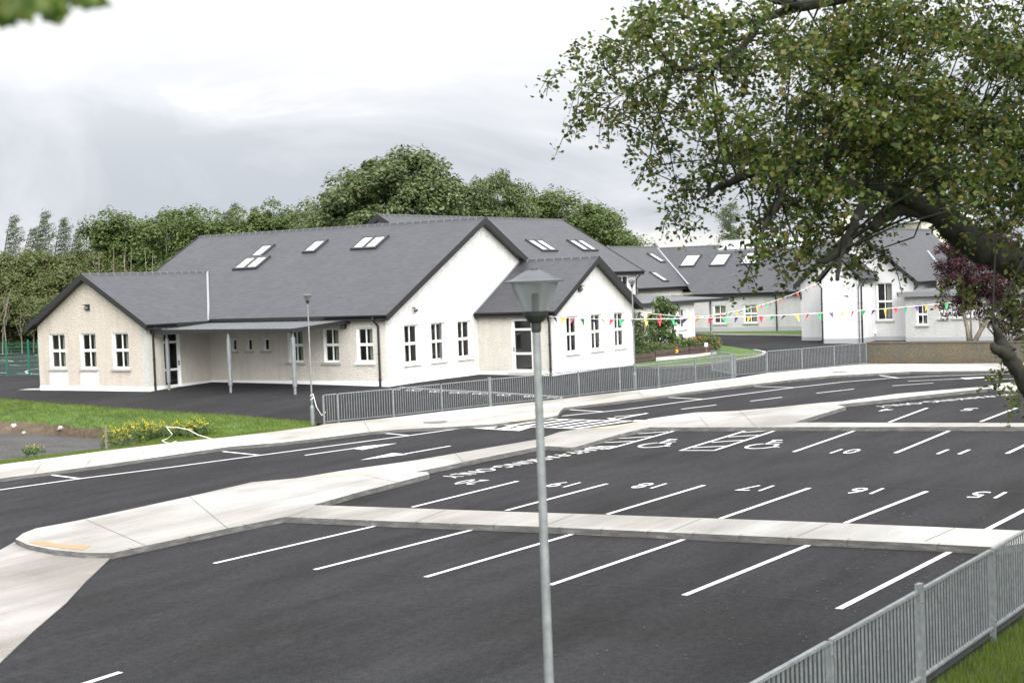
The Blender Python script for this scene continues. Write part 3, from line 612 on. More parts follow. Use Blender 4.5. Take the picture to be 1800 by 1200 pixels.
# verge and kerb before the long wing, lawn by the flower beds
mb = sheet('verge', px([(1236, 588.6), (1300, 589.5), (1410, 591), (1420, 588)])+[(97.4, 30), (97.4, 49)], 'grass', .1, 2., skirt=.15, skirt_m='concrete_fresh'); tag(mb.build('verge'), 'thin grass verge under the long low wing', kind='structure')
mb = MB(); stroke(mb, px([(1236, 589.2), (1300, 590.4), (1412, 592)]), .3, .125, 'concrete_fresh'); tag(mb.build('kerb'), 'white kerb edging the verge before the long wing', kind='structure')
lawn = [(1113, 644), (1150, 645), (1200, 643), (1250, 639), (1295, 632.5), (1325, 628), (1342, 623.5), (1345, 619), (1325, 615), (1290, 609.5), (1262, 606), (1259, 622), (1222, 627), (1153, 634), (1113, 639)]
LP = px(lawn, .08); mb = sheet('lawn', LP, 'grass', .08, 1., skirt=.1, skirt_m='concrete_fresh'); tag(mb.build('lawn'), 'small curved lawn beside the raised flower beds', kind='structure')
mb = MB(); stroke(mb, LP[:9], .22, .115, 'concrete_fresh'); tag(mb.build('kerb'), 'white curved kerb round the small lawn', kind='structure')
mb = sheet('path', px([(1153, 634.5), (1222, 627.5), (1259, 622.3), (1259, 618), (1222, 622), (1153, 628)], .1), 'concrete_fresh', .1, 1., skirt=.1); tag(mb.build('path'), 'pale concrete strip in front of the raised beds', kind='structure')
# ------------------------------------------------------------------ building kit
def A3(x, y, z): return np.array([x, y, z], float)
def wall(parent, A, D, Lg, z0, prof, holes, m_, name='wall'):
    """A: corner (x,y); D: unit direction; prof: [(s,z)] top outline; holes: (s0,s1,z0,z1)"""
    mb = MB(); D = np.array(D, float); A = np.array(A, float)
    br = sorted(set([0, Lg]+[s for s, z in prof]+[h for q in holes for h in q[:2]])); br = [b for b in br if -1e-6 <= b <= Lg+1e-6]
    ps = [p[0] for p in prof]; pz = [p[1] for p in prof]; top = lambda s: float(np.interp(s, ps, pz))
    W_ = lambda s, z: (A[0]+D[0]*s, A[1]+D[1]*s, z)
    for a, b in zip(br[:-1], br[1:]):
        if b-a < 1e-6: continue
        hs = sorted([h for h in holes if h[0] <= a+1e-6 and h[1] >= b-1e-6], key=lambda h: h[2]); z = z0
        for h in hs:
            if h[2] > z+1e-6: mb.face([W_(a, z), W_(b, z), W_(b, h[2]), W_(a, h[2])], m_)
            z = h[3]
        mb.face([W_(a, z), W_(b, z), W_(b, top(b)), W_(a, top(a))], m_)
    return mb.build(name, parent)
def window(parent, A, D, Nn, s0, s1, z0, z1, style='four', sill='sill_concrete', rev=.13, curt=True, reveal='white_reveal', poster=False):
    D = np.array([*D, 0.]); Nn = np.array([*Nn, 0.]); U = A3(0, 0, 1); O = A3(A[0], A[1], 0)
    def P_(s, z, n=0): return O+D*s+U*z+Nn*n
    mb = MB(); f = .065 if s1-s0 > .6 else .05
    for a, b in (((s0, z0), (s1, z0)), ((s1, z0), (s1, z1)), ((s1, z1), (s0, z1)), ((s0, z1), (s0, z0))):
        mb.face([P_(*a, .004), P_(*b, .004), P_(*b, -rev-.05), P_(*a, -rev-.05)], reveal)
    def bx(a0, a1, b0, b1, n0, n1, mm='pvc'): mb.obox(P_(a0, b0, n0), D*(a1-a0), U*(b1-b0), Nn*(n1-n0), mm)
    n0, n1 = -rev-.05, -rev+.02
    bx(s0, s1, z0, z0+f*1.3, n0, n1); bx(s0, s1, z1-f, z1, n0, n1); bx(s0, s0+f, z0+f*1.3, z1-f, n0, n1); bx(s1-f, s1, z0+f*1.3, z1-f, n0, n1)
    zm = (z0+z1)/2+.02; sm = (s0+s1)/2
    if style in ('four', 'tall'):
        bx(s0+f, s1-f, zm-.06, zm+.06, n0, n1+.02); bx(sm-.022, sm+.022, z0+f*1.3, zm-.06, n0, n1-.01); bx(sm-.022, sm+.022, zm+.06, z1-f, n0, n1-.01)
    elif style == 'arch':
        bx(sm-.05, sm+.05, z0+f*1.3, z1-f, n0, n1); bx(s0+f, s1-f, z1-f-.16, z1-f, n0, n1-.01)
    elif style == 'three':
        for k in (1, 2): s_ = s0+(s1-s0)*k/3; bx(s_-.035, s_+.035, z0+f*1.3, z1-f, n0, n1)
    w = mb.build('window', parent)
    mb = MB(); mb.face([P_(s0+f*.6, z0+f, -rev-.015), P_(s1-f*.6, z0+f, -rev-.015), P_(s1-f*.6, z1-f*.6, -rev-.015), P_(s0+f*.6, z1-f*.6, -rev-.015)], 'glass'); mb.build('pane', w)
    if sill:
        mb = MB(); mb.obox(P_(s0-.1, z0-.1, -.05), D*(s1-s0+.2), U*.1, Nn*.14, sill); mb.build('sill', w)
    if s1-s0 > .6 and z1-z0 > 1.2:
        mb = MB(); nb = 10; ww = (s1-s0)*(.42+.1*rnd.random())
        for k in range(nb):
            a = s0+ww*k/nb; b = s0+ww*(k+1)/nb; da, db = (.03 if k % 2 else 0), (0 if k % 2 else .03)
            mb.face([P_(a, z0, -.32-da), P_(b, z0, -.32-db), P_(b, z1, -.32-db), P_(a, z1, -.32-da)], 'curtain')
        mb.build('curtain', w)
        for _ in range(2):
            mb = MB(); a = rnd.uniform(s0-.3, s1); mb.obox(P_(a, rnd.uniform(z0-.2, zm), -rnd.uniform(.9, 2.4)), D*rnd.uniform(.3, .8), U*rnd.uniform(.2, .7), Nn*-.05, rnd.choice(['curtain', 'cream_wall', 'sleeper_wood', 'lamp_grey', 'grey_plinth'])); mb.build('notice_board', w)
        if poster: mb = MB(); mb.obox(P_(sm+.05, z0+.3, -.9), D*.4, U*(z1-z0-.4), Nn*-.02, 'poster_red'); mb.build('poster', w)
    return w
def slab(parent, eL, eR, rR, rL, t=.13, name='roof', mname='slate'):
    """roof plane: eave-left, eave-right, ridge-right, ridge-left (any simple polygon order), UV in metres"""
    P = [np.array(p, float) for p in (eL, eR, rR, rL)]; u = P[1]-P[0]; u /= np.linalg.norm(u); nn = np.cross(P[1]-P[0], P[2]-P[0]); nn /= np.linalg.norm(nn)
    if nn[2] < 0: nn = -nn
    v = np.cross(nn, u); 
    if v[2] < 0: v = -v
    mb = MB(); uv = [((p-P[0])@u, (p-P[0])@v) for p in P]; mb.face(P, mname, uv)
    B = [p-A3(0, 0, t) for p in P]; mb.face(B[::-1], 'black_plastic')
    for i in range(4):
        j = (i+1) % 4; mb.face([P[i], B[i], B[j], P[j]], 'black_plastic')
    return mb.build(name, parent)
def ridge(roof, a, b, r=.10, step=.46):
    a, b = np.array(a, float), np.array(b, float); Lg = np.linalg.norm(b-a); d = (b-a)/Lg; mb = MB(); sd = np.cross(d, [0, 0, 1.]); n = max(1, int(Lg/step))
    prof = [(-r*1.25, -.10), (-r*.7, .035), (0, .06), (r*.7, .03), (r*1.25, -.10)]
    for i in range(n):
        p, q_ = a+d*(Lg*i/n+.012), a+d*(Lg*(i+1)/n-.012)
        for (s0, z0), (s1, z1) in zip(prof[:-1], prof[1:]):
            mb.face([p+sd*s0+A3(0, 0, z0), q_+sd*s0+A3(0, 0, z0), q_+sd*s1+A3(0, 0, z1), p+sd*s1+A3(0, 0, z1)], 'ridge_tile')
        if i:
            for (s0, z0), (s1, z1) in zip(prof[:-1], prof[1:]):
                k = 1.06; mb.face([p+sd*s0*k+A3(0, 0, z0+.008)-d*.04, p+sd*s0*k+A3(0, 0, z0+.008)+d*.015, p+sd*s1*k+A3(0, 0, z1+.008)+d*.015, p+sd*s1*k+A3(0, 0, z1+.008)-d*.04], 'mortar_joint')
    return mb.build('ridge_tiles', roof)
def verge(parent, pts, w=.24, off=(0, 0, 0), soff=None):
    """bargeboards along gable edges; soff: vector back to the wall for the soffit"""
    mb = MB()
    for a, b in zip(pts[:-1], pts[1:]):
        a, b = np.array(a, float), np.array(b, float)
        mb.obox(a-A3(0, 0, w), b-a, np.array(off, float), A3(0, 0, w+.03), 'black_plastic')
        if soff is not None: mb.face([a-A3(0, 0, w*.8), b-A3(0, 0, w*.8), b-A3(0, 0, w*.8)+soff, a-A3(0, 0, w*.8)+soff], 'black_plastic')
    return mb.build('bargeboard', parent)
def gutter(parent, a, b, out, inn=.45):
    """fascia, soffit and half-round gutter below an eave; out = outward unit dir"""
    a, b, out = (np.array(q_, float) for q_ in (a, b, out)); mb = MB(); z = A3(0, 0, 1)
    mb.obox(a-z*.24-out*.03, b-a, out*.03, z*.22, 'black_plastic'); mb.face([a-z*.23-out*.03, b-z*.23-out*.03, b-z*.23-out*inn, a-z*.23-out*inn], 'black_plastic')
    n = 7
    for i in range(n):
        t0, t1 = math.pi*i/n, math.pi*(i+1)/n; f = lambda t_: out*(.06-.06*math.cos(t_))-z*(.03+.06*math.sin(t_))
        mb.face([a+f(t0), b+f(t0), b+f(t1), a+f(t1)], 'black_plastic')
    for e_ in (a, b): mb.face([e_+(out*(.06-.06*math.cos(math.pi*i/n))-z*(.03+.06*math.sin(math.pi*i/n))) for i in range(n+1)], 'black_plastic')
    return mb.build('gutter', parent)
def downpipe(parent, x, y, zt, zb, swan, r=.05, col_='black_plastic'):
    """swan: offset (dx,dy) from gutter outlet back to the pipe"""
    mb = MB(); mb.tube([(x+swan[0], y+swan[1], zt), (x+swan[0], y+swan[1], zt-.12), (x, y, zt-.38), (x, y, zb)], r, 8, col_)
    mb.tube([(x+swan[0], y+swan[1], zt+.03), (x+swan[0], y+swan[1], zt-.12)], r*1.5, 8, col_)
    for z in np.arange(zb+.4, zt-.5, 1.1): mb.tube([(x, y, z), (x, y, z+.06)], r*1.3, 8, col_)
    return mb.build('downpipe', parent)
def plinth(parent, A, D, Nn, Lg, z0, h, m_='white_paint', pr=.02, name='plinth'):
    D = np.array([*D, 0.]); Nn = np.array([*Nn, 0.]); mb = MB(); mb.obox(A3(A[0], A[1], z0), D*Lg, Nn*pr, A3(0, 0, h), m_); return mb.build(name, parent)
def hit(px_, py_, P0, n):
    d = ray(px_, py_); t = ((np.array(P0)-CAM)@n)/(d@n); return CAM+d*t
def rooflight(parent, c_, u, v, n, w=.66, h=1.05, name='rooflight'):
    mb = MB(); o_ = c_-u*w/2-v*h/2
    for a, b, w_, h_ in ((-.08, -.08, w+.16, .12), (-.08, h-.03, w+.16, .15), (-.08, .0, .12, h), (w-.04, .0, .12, h)): mb.obox(o_+u*a+v*b+n*.005, u*w_, v*h_, n*.085, 'rooflight_frame')
    r_ = mb.build(name, parent); mb = MB(); mb.obox(o_+u*.01+v*.01+n*.02, u*(w-.02), v*(h-.02), n*.04, 'rooflight_glass'); mb.build('pane', r_); return r_
def walllight(parent, p, Nn, kind='box'):
    Nn = np.array([*Nn, 0.]); D = np.array([-Nn[1], Nn[0], 0]); mb = MB(); p = np.array(p, float)
    if kind == 'box':
        mb.obox(p-D*.13-A3(0, 0, .11), D*.26, Nn*.08, A3(0, 0, .24), 'lantern_cup'); o_ = mb.build('wall_lamp', parent)
        mb = MB(); mb.tube([p+Nn*.08, p+Nn*.17, p+Nn*.19], [.1, .085, .04], 12, 'mortar_joint'); mb.build('lamp_lens', o_)
        mb = MB(); mb.obox(p-D*.14+A3(0, 0, .13), D*.28, Nn*.2, A3(0, 0, .03), 'lantern_cup'); mb.build('lamp_hood', o_)
    else:
        mb.tube([p, p+Nn*.12, p+Nn*.14+A3(0, 0, -.08), p+Nn*.2+A3(0, 0, -.14)], [.03, .03, .08, .11], 12, 'mortar_joint'); mb.build('wall_lamp', parent)
G = .45   # wall feet start under the ground sheet
X_, Y_ = (1, 0), (0, 1)
# ------------------------------------------------------------------ front school block
FX, GY, BX, AX = 49.5, 39.27, 64.1, 56.8
SB = thing('school_building', 'white rendered school block with three gables and a large slate roof behind the playground', 'school', (55, 45, .7))
ez, sl_ = 3.80, .553
mwin = [(1.27, 2.32), (3.22, 4.27), (5.25, 6.30)]
wall(SB, (FX, GY), X_, BX-FX, G, [(0, 3.78), (AX-FX, 3.78+(AX-FX)*sl_), (BX-FX, 3.78)], [(a, b, 1.62, 3.30) for a, b in mwin], 'white_dash')
for a, b in mwin: window(SB, (FX, GY), X_, (0, -1), a, b, 1.62, 3.30, sill='white_paint')
wall(SB, (FX, GY), Y_, 10.38, G, [(0, 3.8), (10.38, 3.8)], [(.72, 1.62, 1.78, 3.26), (2.62, 3.5, 1.78, 3.26), (4.68, 5.58, 1.78, 3.26), (6.72, 7.08, 2.3, 2.85), (7.76, 8.1, 2.3, 2.85), (8.72, 9.06, 2.3, 2.85)], 'cream_dash')
for i, (a, b) in enumerate(((.72, 1.62), (2.62, 3.5), (4.68, 5.58))): window(SB, (FX, GY), Y_, (-1, 0), a, b, 1.78, 3.26, sill='white_paint' if i == 0 else 'sill_concrete')
for a, b in ((6.72, 7.08), (7.76, 8.1), (8.72, 9.06)): window(SB, (FX, GY), Y_, (-1, 0), a, b, 2.3, 2.85, 'one')
plinth(SB, (FX-.02, GY), X_, (0, -1), 6.9, G, .52); plinth(SB, (FX, GY), Y_, (-1, 0), 10.4, G, .52)
wall(SB, (BX, GY), Y_, 17.9, G, [(0, 3.8), (17.9, 3.8)], [], 'white_dash'); wall(SB, (FX, 57.1), X_, BX-FX, G, [(0, 3.78), (AX-FX, 3.78+(AX-FX)*sl_), (BX-FX, 3.78)], [], 'white_dash')
rz = ez+sl_*(AX-49.2)
R1 = slab(SB, (49.2, 38.92, ez), (49.2, 57.4, ez), (AX, 57.4, rz), (AX, 38.92, rz)); ridge(R1, (AX, 38.9, rz), (AX, 57.42, rz))
slab(SB, (64.4, 57.4, ez), (64.4, 38.92, ez), (AX, 38.92, rz), (AX, 57.4, rz))
verge(SB, [(49.17, 38.93, ez), (AX, 38.93, rz+.02), (64.43, 38.93, ez)], .27, (0, -.035, 0), A3(0, .34, 0)); verge(SB, [(49.17, 57.4, ez), (AX, 57.4, rz+.02), (64.43, 57.4, ez)], .27, (0, .035, 0), A3(0, -.3, 0))
gutter(SB, (49.2, 38.9, ez), (49.2, 42.4, ez), (-1, 0, 0), .35)
downpipe(SB, 49.42, 39.62, 3.7, .62, (-.26, .05))
n_ = np.array([-sl_, 0, 1]); n_ /= np.linalg.norm(n_); v_ = np.array([1, 0, sl_]); v_ /= np.linalg.norm(v_)
for p in ((431.7, 464), (452.5, 462.7), (461, 442.3), (554, 434.3), (639.3, 428.3), (660.5, 427.3)): rooflight(SB, hit(*p, (49.2, 40, ez), n_), A3(0, 1, 0), v_, n_)
walllight(SB, onp(725, 541, 'Y', GY), (0, -1), 'round'); walllight(SB, onp(605, 573, 'X', FX), (-1, 0))
# left wing
LX, LY0, LY1, LA = 45.65, 49.65, 57.0, 53.35
lz, lr = 3.72, 6.05; ls = (lr-lz)/(LA-49.3)
lw = [(1.25, 2.35), (3.33, 4.43), (5.42, 6.55)]; lw = [(50.85-LY0, 51.9-LY0), (53.0-LY0, 54.05-LY0), (55.1-LY0, 56.2-LY0)]
Lg = LY1-LY0
wall(SB, (LX, LY0), Y_, Lg, G, [(0, 3.72+.2*0), (LA-LY0, lr-.16), (Lg, 3.72)], [(a, b, 1.76, 3.37) for a, b in lw], 'beige_dash')
for i, (a, b) in enumerate(lw): window(SB, (LX, LY0), Y_, (-1, 0), a, b, 1.76, 3.37, poster=i < 2)
plinth(SB, (LX, LY0+.35), Y_, (-1, 0), Lg-.35, G, .50); plinth(SB, (LX, LY0), Y_, (-1, 0), .35, G, .50, 'cream_dash')
for i, (a, b) in enumerate(lw[1:]):
    mb = MB(); mb.obox((LX-.003, LY0+a-.1, .96), (.001, 0, 0), (0, b-a+.2-.02, 0), (0, 0, .68), 'patch_dash'); mb.build('wall_patch', SB)
mb = MB(); mb.obox((LX-.003, LY0, .96), (.001, 0, 0), (0, .35, 0), (0, 0, 2.7), 'grey_dash'); mb.build('wall_patch', SB)
wall(SB, (LX, LY0), X_, FX-LX, G, [(0, 3.75), (FX-LX, 3.75)], [(.95, 1.95, .80, 3.28)], 'cream_dash')
plinth(SB, (LX, LY0), X_, (0, -1), .95, G, .5); plinth(SB, (LX+1.95, LY0), X_, (0, -1), FX-LX-1.97, G, .5)
wall(SB, (LX, LY1), X_, 8, G, [(0, 3.72), (8, 3.72)], [], 'beige_dash')
def door(parent, A, D, Nn, s0, s1, z0, z1, zt, zb):
    D3 = np.array([*D, 0.]); N3 = np.array([*Nn, 0.]); O = A3(A[0], A[1], 0); P_ = lambda s, z, n=0: O+D3*s+A3(0, 0, z)+N3*n
    mb = MB()
    for a, b in (((s0, z0), (s1, z0)), ((s1, z0), (s1, z1)), ((s1, z1), (s0, z1)), ((s0, z1), (s0, z0))): mb.face([P_(*a, .004), P_(*b, .004), P_(*b, -.15), P_(*a, -.15)], 'white_reveal')
    bx = lambda a0, a1, b0, b1, e=0: mb.obox(P_(a0, b0, -.15), D3*(a1-a0), A3(0, 0, b1-b0), N3*(.07+e), 'pvc')
    f = .1; bx(s0, s0+f, z0, z1); bx(s1-f, s1, z0, z1); bx(s0+f, s1-f, z1-.07, z1); bx(s0+f, s1-f, z0, z0+.14); bx(s0+f, s1-f, zt-.05, zt+.05); bx(s0+f, s1-f, zb-.05, zb+.05)
    d_ = mb.build('door', parent); mb = MB(); mb.face([P_(s0+f, z0+.1, -.12), P_(s1-f, z0+.1, -.12), P_(s1-f, z1-.05, -.12), P_(s0+f, z1-.05, -.12)], 'glass'); mb.build('pane', d_)
    mb = MB(); mb.obox(P_(s1-f*.8, (z0+z1)/2-.25, -.08), D3*.03, A3(0, 0, .22), N3*.06, 'lamp_grey'); mb.build('handle', d_)
    mb = MB(); mb.obox(P_(s0-.12, z0-.12, -.1), D3*(s1-s0+.24), A3(0, 0, .12), N3*.35, 'sill_concrete'); mb.build('step', d_); return d_
door(SB, (LX, LY0), X_, (0, -1), .95, 1.95, .80, 3.28, 2.86, 1.62)
R2 = slab(SB, (45.28, 49.3, lz), (49.12, 49.3, lz), (53.25, LA, lr), (45.28, LA, lr)); ridge(R2, (45.26, LA, lr), (53.3, LA, lr))
slab(SB, (49.12, 57.4, lz), (45.28, 57.4, lz), (45.28, LA, lr), (53.25, LA, lr))
verge(SB, [(45.3, 49.28, lz), (45.3, LA, lr+.02), (45.3, 57.42, lz)], .25, (-.035, 0, 0), A3(.36, 0, 0)); gutter(SB, (45.26, 49.3, lz), (47.1, 49.3, lz), (0, -1, 0), .35)
downpipe(SB, 45.95, 49.58, 3.6, .62, (-.1, -.22)); walllight(SB, onp(154.5, 541, 'X', LX), (-1, 0))
mb = MB(); mb.bar((49.15, 49.33, lz+.04), (53.2, 53.33, lr+.04), .10, .02, 'flashing'); mb.build('valley_flashing', SB)
# right wing
WX0, WX1, WY, WA = 56.35, 63.9, 35.25, 60.15
wz, wr = 3.62, 6.0
ww = [(1.3, 2.34), (3.52, 4.56), (5.72, 6.76)]
wall(SB, (WX0, WY), X_, WX1-WX0, G, [(0, 3.62), (WA-WX0, wr-.16), (WX1-WX0, 3.62)], [(a, b, 1.66, 3.33) for a, b in ww], 'white_dash')
for a, b in ww: window(SB, (WX0, WY), X_, (0, -1), a, b, 1.66, 3.33, sill='white_paint')
plinth(SB, (WX0-.02, WY), X_, (0, -1), WX1-WX0+.02, G, .46)
wall(SB, (WX0, WY), Y_, GY-WY, G, [(0, 3.7), (GY-WY, 3.7)], [(1.05, 2.15, .86, 3.28)], 'cream_dash'); door(SB, (WX0, WY), Y_, (-1, 0), 1.05, 2.15, .86, 3.28, 2.82, 1.72)
plinth(SB, (WX0, WY), Y_, (-1, 0), 1.0, G, .46); plinth(SB, (WX0, WY+2.2), Y_, (-1, 0), GY-WY-2.2, G, .46); wall(SB, (WX1, WY), Y_, GY-WY, G, [(0, 3.7), (GY-WY, 3.7)], [], 'white_dash')
R3 = slab(SB, (56.08, 34.85, wz), (56.08, GY, wz), (WA, GY, wr), (WA, 34.85, wr)); ridge(R3, (WA, 34.83, wr), (WA, GY, wr)); slab(SB, (64.2, GY, wz), (64.2, 34.85, wz), (WA, 34.85, wr), (WA, GY, wr))
verge(SB, [(56.05, 34.87, wz), (WA, 34.87, wr+.02), (64.23, 34.87, wz)], .25, (0, -.035, 0), A3(0, .36, 0)); gutter(SB, (56.08, 34.87, wz), (56.08, GY, wz), (-1, 0, 0), .3)
downpipe(SB, 56.27, 35.32, 3.5, .6, (-.2, -.05)); walllight(SB, onp(1018, 508, 'Y', WY), (0, -1))
mb = MB(); mb.bar((56.1, GY-.03, wz+.03), (WA, GY-.03, wr+.03), .04, .12, 'flashing', (0, -1, 0)); mb.build('flashing', SB)
mb = MB(); mb.box(FX+.05, GY+.05, .3, BX-.1, 57, .5, 'dark_interior'); mb.box(WX0+.05, WY+.05, .3, WX1-.05, GY, .5, 'dark_interior'); mb.box(LX+.05, LY0+.05, .3, FX+1, LY1-.05, .5, 'dark_interior'); mb.box(53.5, GY+.1, .5, 53.6, 57, 3.6, 'dark_interior'); mb.box(FX+.05, 45.4, .5, 53.5, 45.5, 3.6, 'dark_interior'); mb.build('floor', SB)
# walkway canopy along the front
mb = MB(); cF0, cF1 = A3(45.85, 49.62, 3.40), A3(45.85, 41.3, 3.34)
top = [cF0+A3(0, 0, .05), cF1+A3(0, 0, .05), A3(FX-.03, 41.2, 3.62), A3(FX-.03, 49.62, 3.64)]
mb.face(top, 'canopy_felt'); mb.face([p-A3(0, 0, .12) for p in top][::-1], 'white_dash')
mb.obox(cF0-A3(.03, 0, .10), cF1-cF0, A3(.03, 0, 0), A3(0, 0, .17), 'black_plastic'); mb.obox(cF1-A3(0, .0, .10), top[2]-cF1-A3(0, 0, .05), A3(0, -.04, 0), A3(0, 0, .17), 'black_plastic')
for k in range(24):
    a = cF0+(cF1-cF0)*(k+.2)/24+A3(.25, 0, .09); mb.obox(a, (cF1-cF0)/24*.6, A3(.04, 0, .01), A3(0, 0, .012), 'mortar_joint')
mb.build('canopy', SB)
for p in ((297.5, 685), (405.8, 690), (519, 693)):
    g_ = at(*p); mb = MB(); gz = g_[2]
    mb.tube([(g_[0], g_[1], gz-.05), (g_[0], g_[1], gz+.32)], .06, 12, 'galvanised'); mb.tube([(g_[0], g_[1], gz+.32), (g_[0], g_[1], 3.05)], .095, 12, 'galvanised'); mb.tube([(g_[0], g_[1], 3.05), (g_[0], g_[1], 3.36)], .05, 12, 'galvanised'); mb.build('column', SB, smooth=False)
# ------------------------------------------------------------------ rear two storey block with its lean-to
RB = thing('school_building', 'taller slate roofed block rising behind the gabled wing with a flat lean-to', 'school', (74, 45, .7))
bz, br = 5.38, 8.78; bs = (br-bz)/5.7
wall(RB, (61.8, 43.6), X_, 18, G, [(0, 5.5), (18, 5.5)], [(14.9, 17.0, 3.95, 5.12)], 'white_dash'); window(RB, (61.8, 43.6), X_, (0, -1), 14.9, 17.0, 3.95, 5.12, 'three', None)
wall(RB, (79.8, 43.6), Y_, 10.8, G, [(0, 5.45), (5.4, br-.15), (10.8, 5.45)], [], 'white_dash'); wall(RB, (61.8, 43.6), Y_, 10.8, G, [(0, 5.45), (5.4, br-.15), (10.8, 5.45)], [], 'white_dash')
R4 = slab(RB, (61.45, 43.3, bz), (80.1, 43.3, bz), (80.1, 49, br), (61.45, 49, br)); ridge(R4, (61.43, 49, br), (80.1, 49, br)); slab(RB, (80.1, 54.7, bz), (61.45, 54.7, bz), (61.45, 49, br), (80.1, 49, br))
verge(RB, [(61.47, 43.28, bz), (61.47, 49, br+.02), (61.47, 54.7, bz)], .27, (-.035, 0, 0), A3(.34, 0, 0)); verge(RB, [(80.1, 43.28, bz), (80.1, 49, br+.02), (80.1, 54.7, bz)], .06, (.035, 0, 0)); gutter(RB, (64, 43.3, bz), (80.15, 43.3, bz), (0, -1, 0), .3)
downpipe(RB, 79.5, 43.5, 5.25, 3.9, (.1, -.2)); n_ = np.array([0, -bs, 1]); n_ /= np.linalg.norm(n_); v_ = np.array([0, 1, bs]); v_ /= np.linalg.norm(v_)
for p in ((945, 432.3), (959.5, 432.3), (1016.7, 432), (1031, 432)): rooflight(RB, hit(*p, (61, 43.3, bz), n_), A3(1, 0, 0), v_, n_, .66, 1.2)
# lean-to
lt = lambda px_, py_: onp(px_, py_, 'Y', 40.)
ws = []
for a, b, c_, d_ in ((1113.5, 551, 1118, 586), (1152.2, 548.3, 1164, 584.5), (1193.3, 543.8, 1205.8, 576)):
    p, q_ = lt(a, b), lt(c_, d_); ws.append((p[0]-64, q_[0]-64, q_[2], p[2]))
wall(RB, (64, 40), X_, 16.2, .2, [(0, 3.5), (16.2, 3.5)], ws, 'white_dash')
for a, b, c_, d_ in ws: window(RB, (64, 40), X_, (0, -1), a, b, c_, d_, sill='white_paint', curt=False)
wall(RB, (80.2, 40), Y_, 3.6, .2, [(0, 3.5), (3.6, 3.6)], [], 'white_dash'); mb = MB(); mb.box(80.25, 40.7, .5, 80.32, 42.6, 3.3, 'door_glass_grey'); mb.box(80.2, 40.6, .5, 80.34, 40.7, 3.4, 'pvc'); mb.build('door', RB)
mb = MB(); P_ = [A3(64, 39.65, 3.5), A3(84.2, 39.65, 3.5), A3(84.2, 43.6, 3.75), A3(79, 43.6, 3.98), A3(64, 43.6, 3.98)]; mb.face(P_, 'canopy_felt'); mb.face([p-A3(0, 0, .13) for p in P_][::-1], 'black_plastic'); mb.obox((64, 39.62, 3.34), (20.2, 0, 0), (0, .03, 0), (0, 0, .19), 'black_plastic'); mb.obox((84.2, 39.62, 3.34), (.03, 0, 0), (0, 4, .25), (0, 0, .19), 'black_plastic'); mb.build('canopy', RB)
downpipe(RB, 77.2, 39.93, 3.4, .55, (.15, -.25), .07)
g_ = at(1236, 588); mb = MB(); c3 = onp(1234.5, 545, 'Y', 40.2); mb.tube([(82.6, 40.1, .4), (82.6, 40.1, 3.4)], .07, 12, 'galvanised'); mb.build('column', RB)
# link block behind
kz, kr = 4.22, 7.3; ks = (kr-kz)/5.
R5 = slab(RB, (79, 49.5, kz), (98.1, 49.5, kz), (103.2, 54.5, kr), (79, 54.5, kr)); ridge(R5, (79, 54.5, kr), (103.2, 54.5, kr)); gutter(RB, (79.5, 49.5, kz), (98.4, 49.5, kz), (0, -1, 0), .4)
slab(RB, (103, 59.5, kz), (79, 59.5, kz), (79, 54.5, kr), (103.2, 54.5, kr)); wall(RB, (79, 49.8), X_, 19, .2, [(0, 4.2), (19, 4.2)], [], 'cream_dash')
n_ = np.array([0, -ks, 1]); n_ /= np.linalg.norm(n_); v_ = np.array([0, 1, ks]); v_ /= np.linalg.norm(v_)
for p in ((1153.5, 453.7), (1158.5, 486.8)): rooflight(RB, hit(*p, (61, 49.5, kz), n_), A3(1, 0, 0), v_, n_, .7, 1.2)
# ------------------------------------------------------------------ long low wing at the back
LB = thing('school_building', 'long low grey rendered wing with a strip of glazing along its slate ridge', 'school', (100, 40, .7))
hx, hz, hs = 97.2, 3.6, .615; hr = hz+hs*(103-hx)
hw = []
ly = lambda a, b: onp(a, b, 'X', 97.5)
for a, b, c_, d_ in ((1253.6, 536.5, 1276.5, 568.5), (1307, 535.5, 1331.3, 567.3)):
    p, q_ = ly(a, b), ly(c_, d_); hw.append((q_[1]-34, p[1]-34, q_[2], p[2]))
wall(LB, (97.5, 34), Y_, 22, .2, [(0, 3.6), (22, 3.6)], hw, 'grey_dash')
for q_ in hw: window(LB, (97.5, 34), Y_, (-1, 0), *q_, curt=False)
plinth(LB, (97.5, 34), Y_, (-1, 0), 22, .2, .95, 'grey_plinth')
# plane cut by the valley with the link block
mb = MB(); ha = A3(hx, 34, hz)
P_ = [A3(hx, 34, hz), A3(hx, 48.6, hz), A3(hx+1.0, 49.5, hz+hs), A3(103.0, 54.5, hr+.02), A3(103, 58, hr), A3(103, 34, hr)]
vv = np.array([1, 0, hs])/math.hypot(1, hs); mb.face([P_[0], P_[1], P_[2], P_[3], P_[5]], 'slate', [((p-ha)@A3(0, 1, 0), (p-ha)@vv) for p in (P_[0], P_[1], P_[2], P_[3], P_[5])])
mb.face([A3(108.8, 34, hz), A3(103, 34, hr), A3(103, 58, hr), A3(108.8, 58, hz)], 'slate', [(0, 0), (0, 6), (24, 6), (24, 0)]); R6 = mb.build('roof', LB); ridge(R6, (103, 46.5, hr), (103, 54.6, hr))
gutter(LB, (hx, 34, hz), (hx, 49.3, hz), (-1, 0, 0), .35); mb = MB(); mb.bar((hx+1.1, 49.45, hz+hs+.1), (103, 54.45, hr+.1), .14, .02, 'flashing'); mb.build('valley_flashing', LB)
p = ly(1366, 560); downpipe(LB, 97.42, p[1], 3.5, .8, (-.25, 0)); walllight(LB, ly(1287, 526), (-1, 0))
n_ = np.array([-hs, 0, 1]); n_ /= np.linalg.norm(n_)
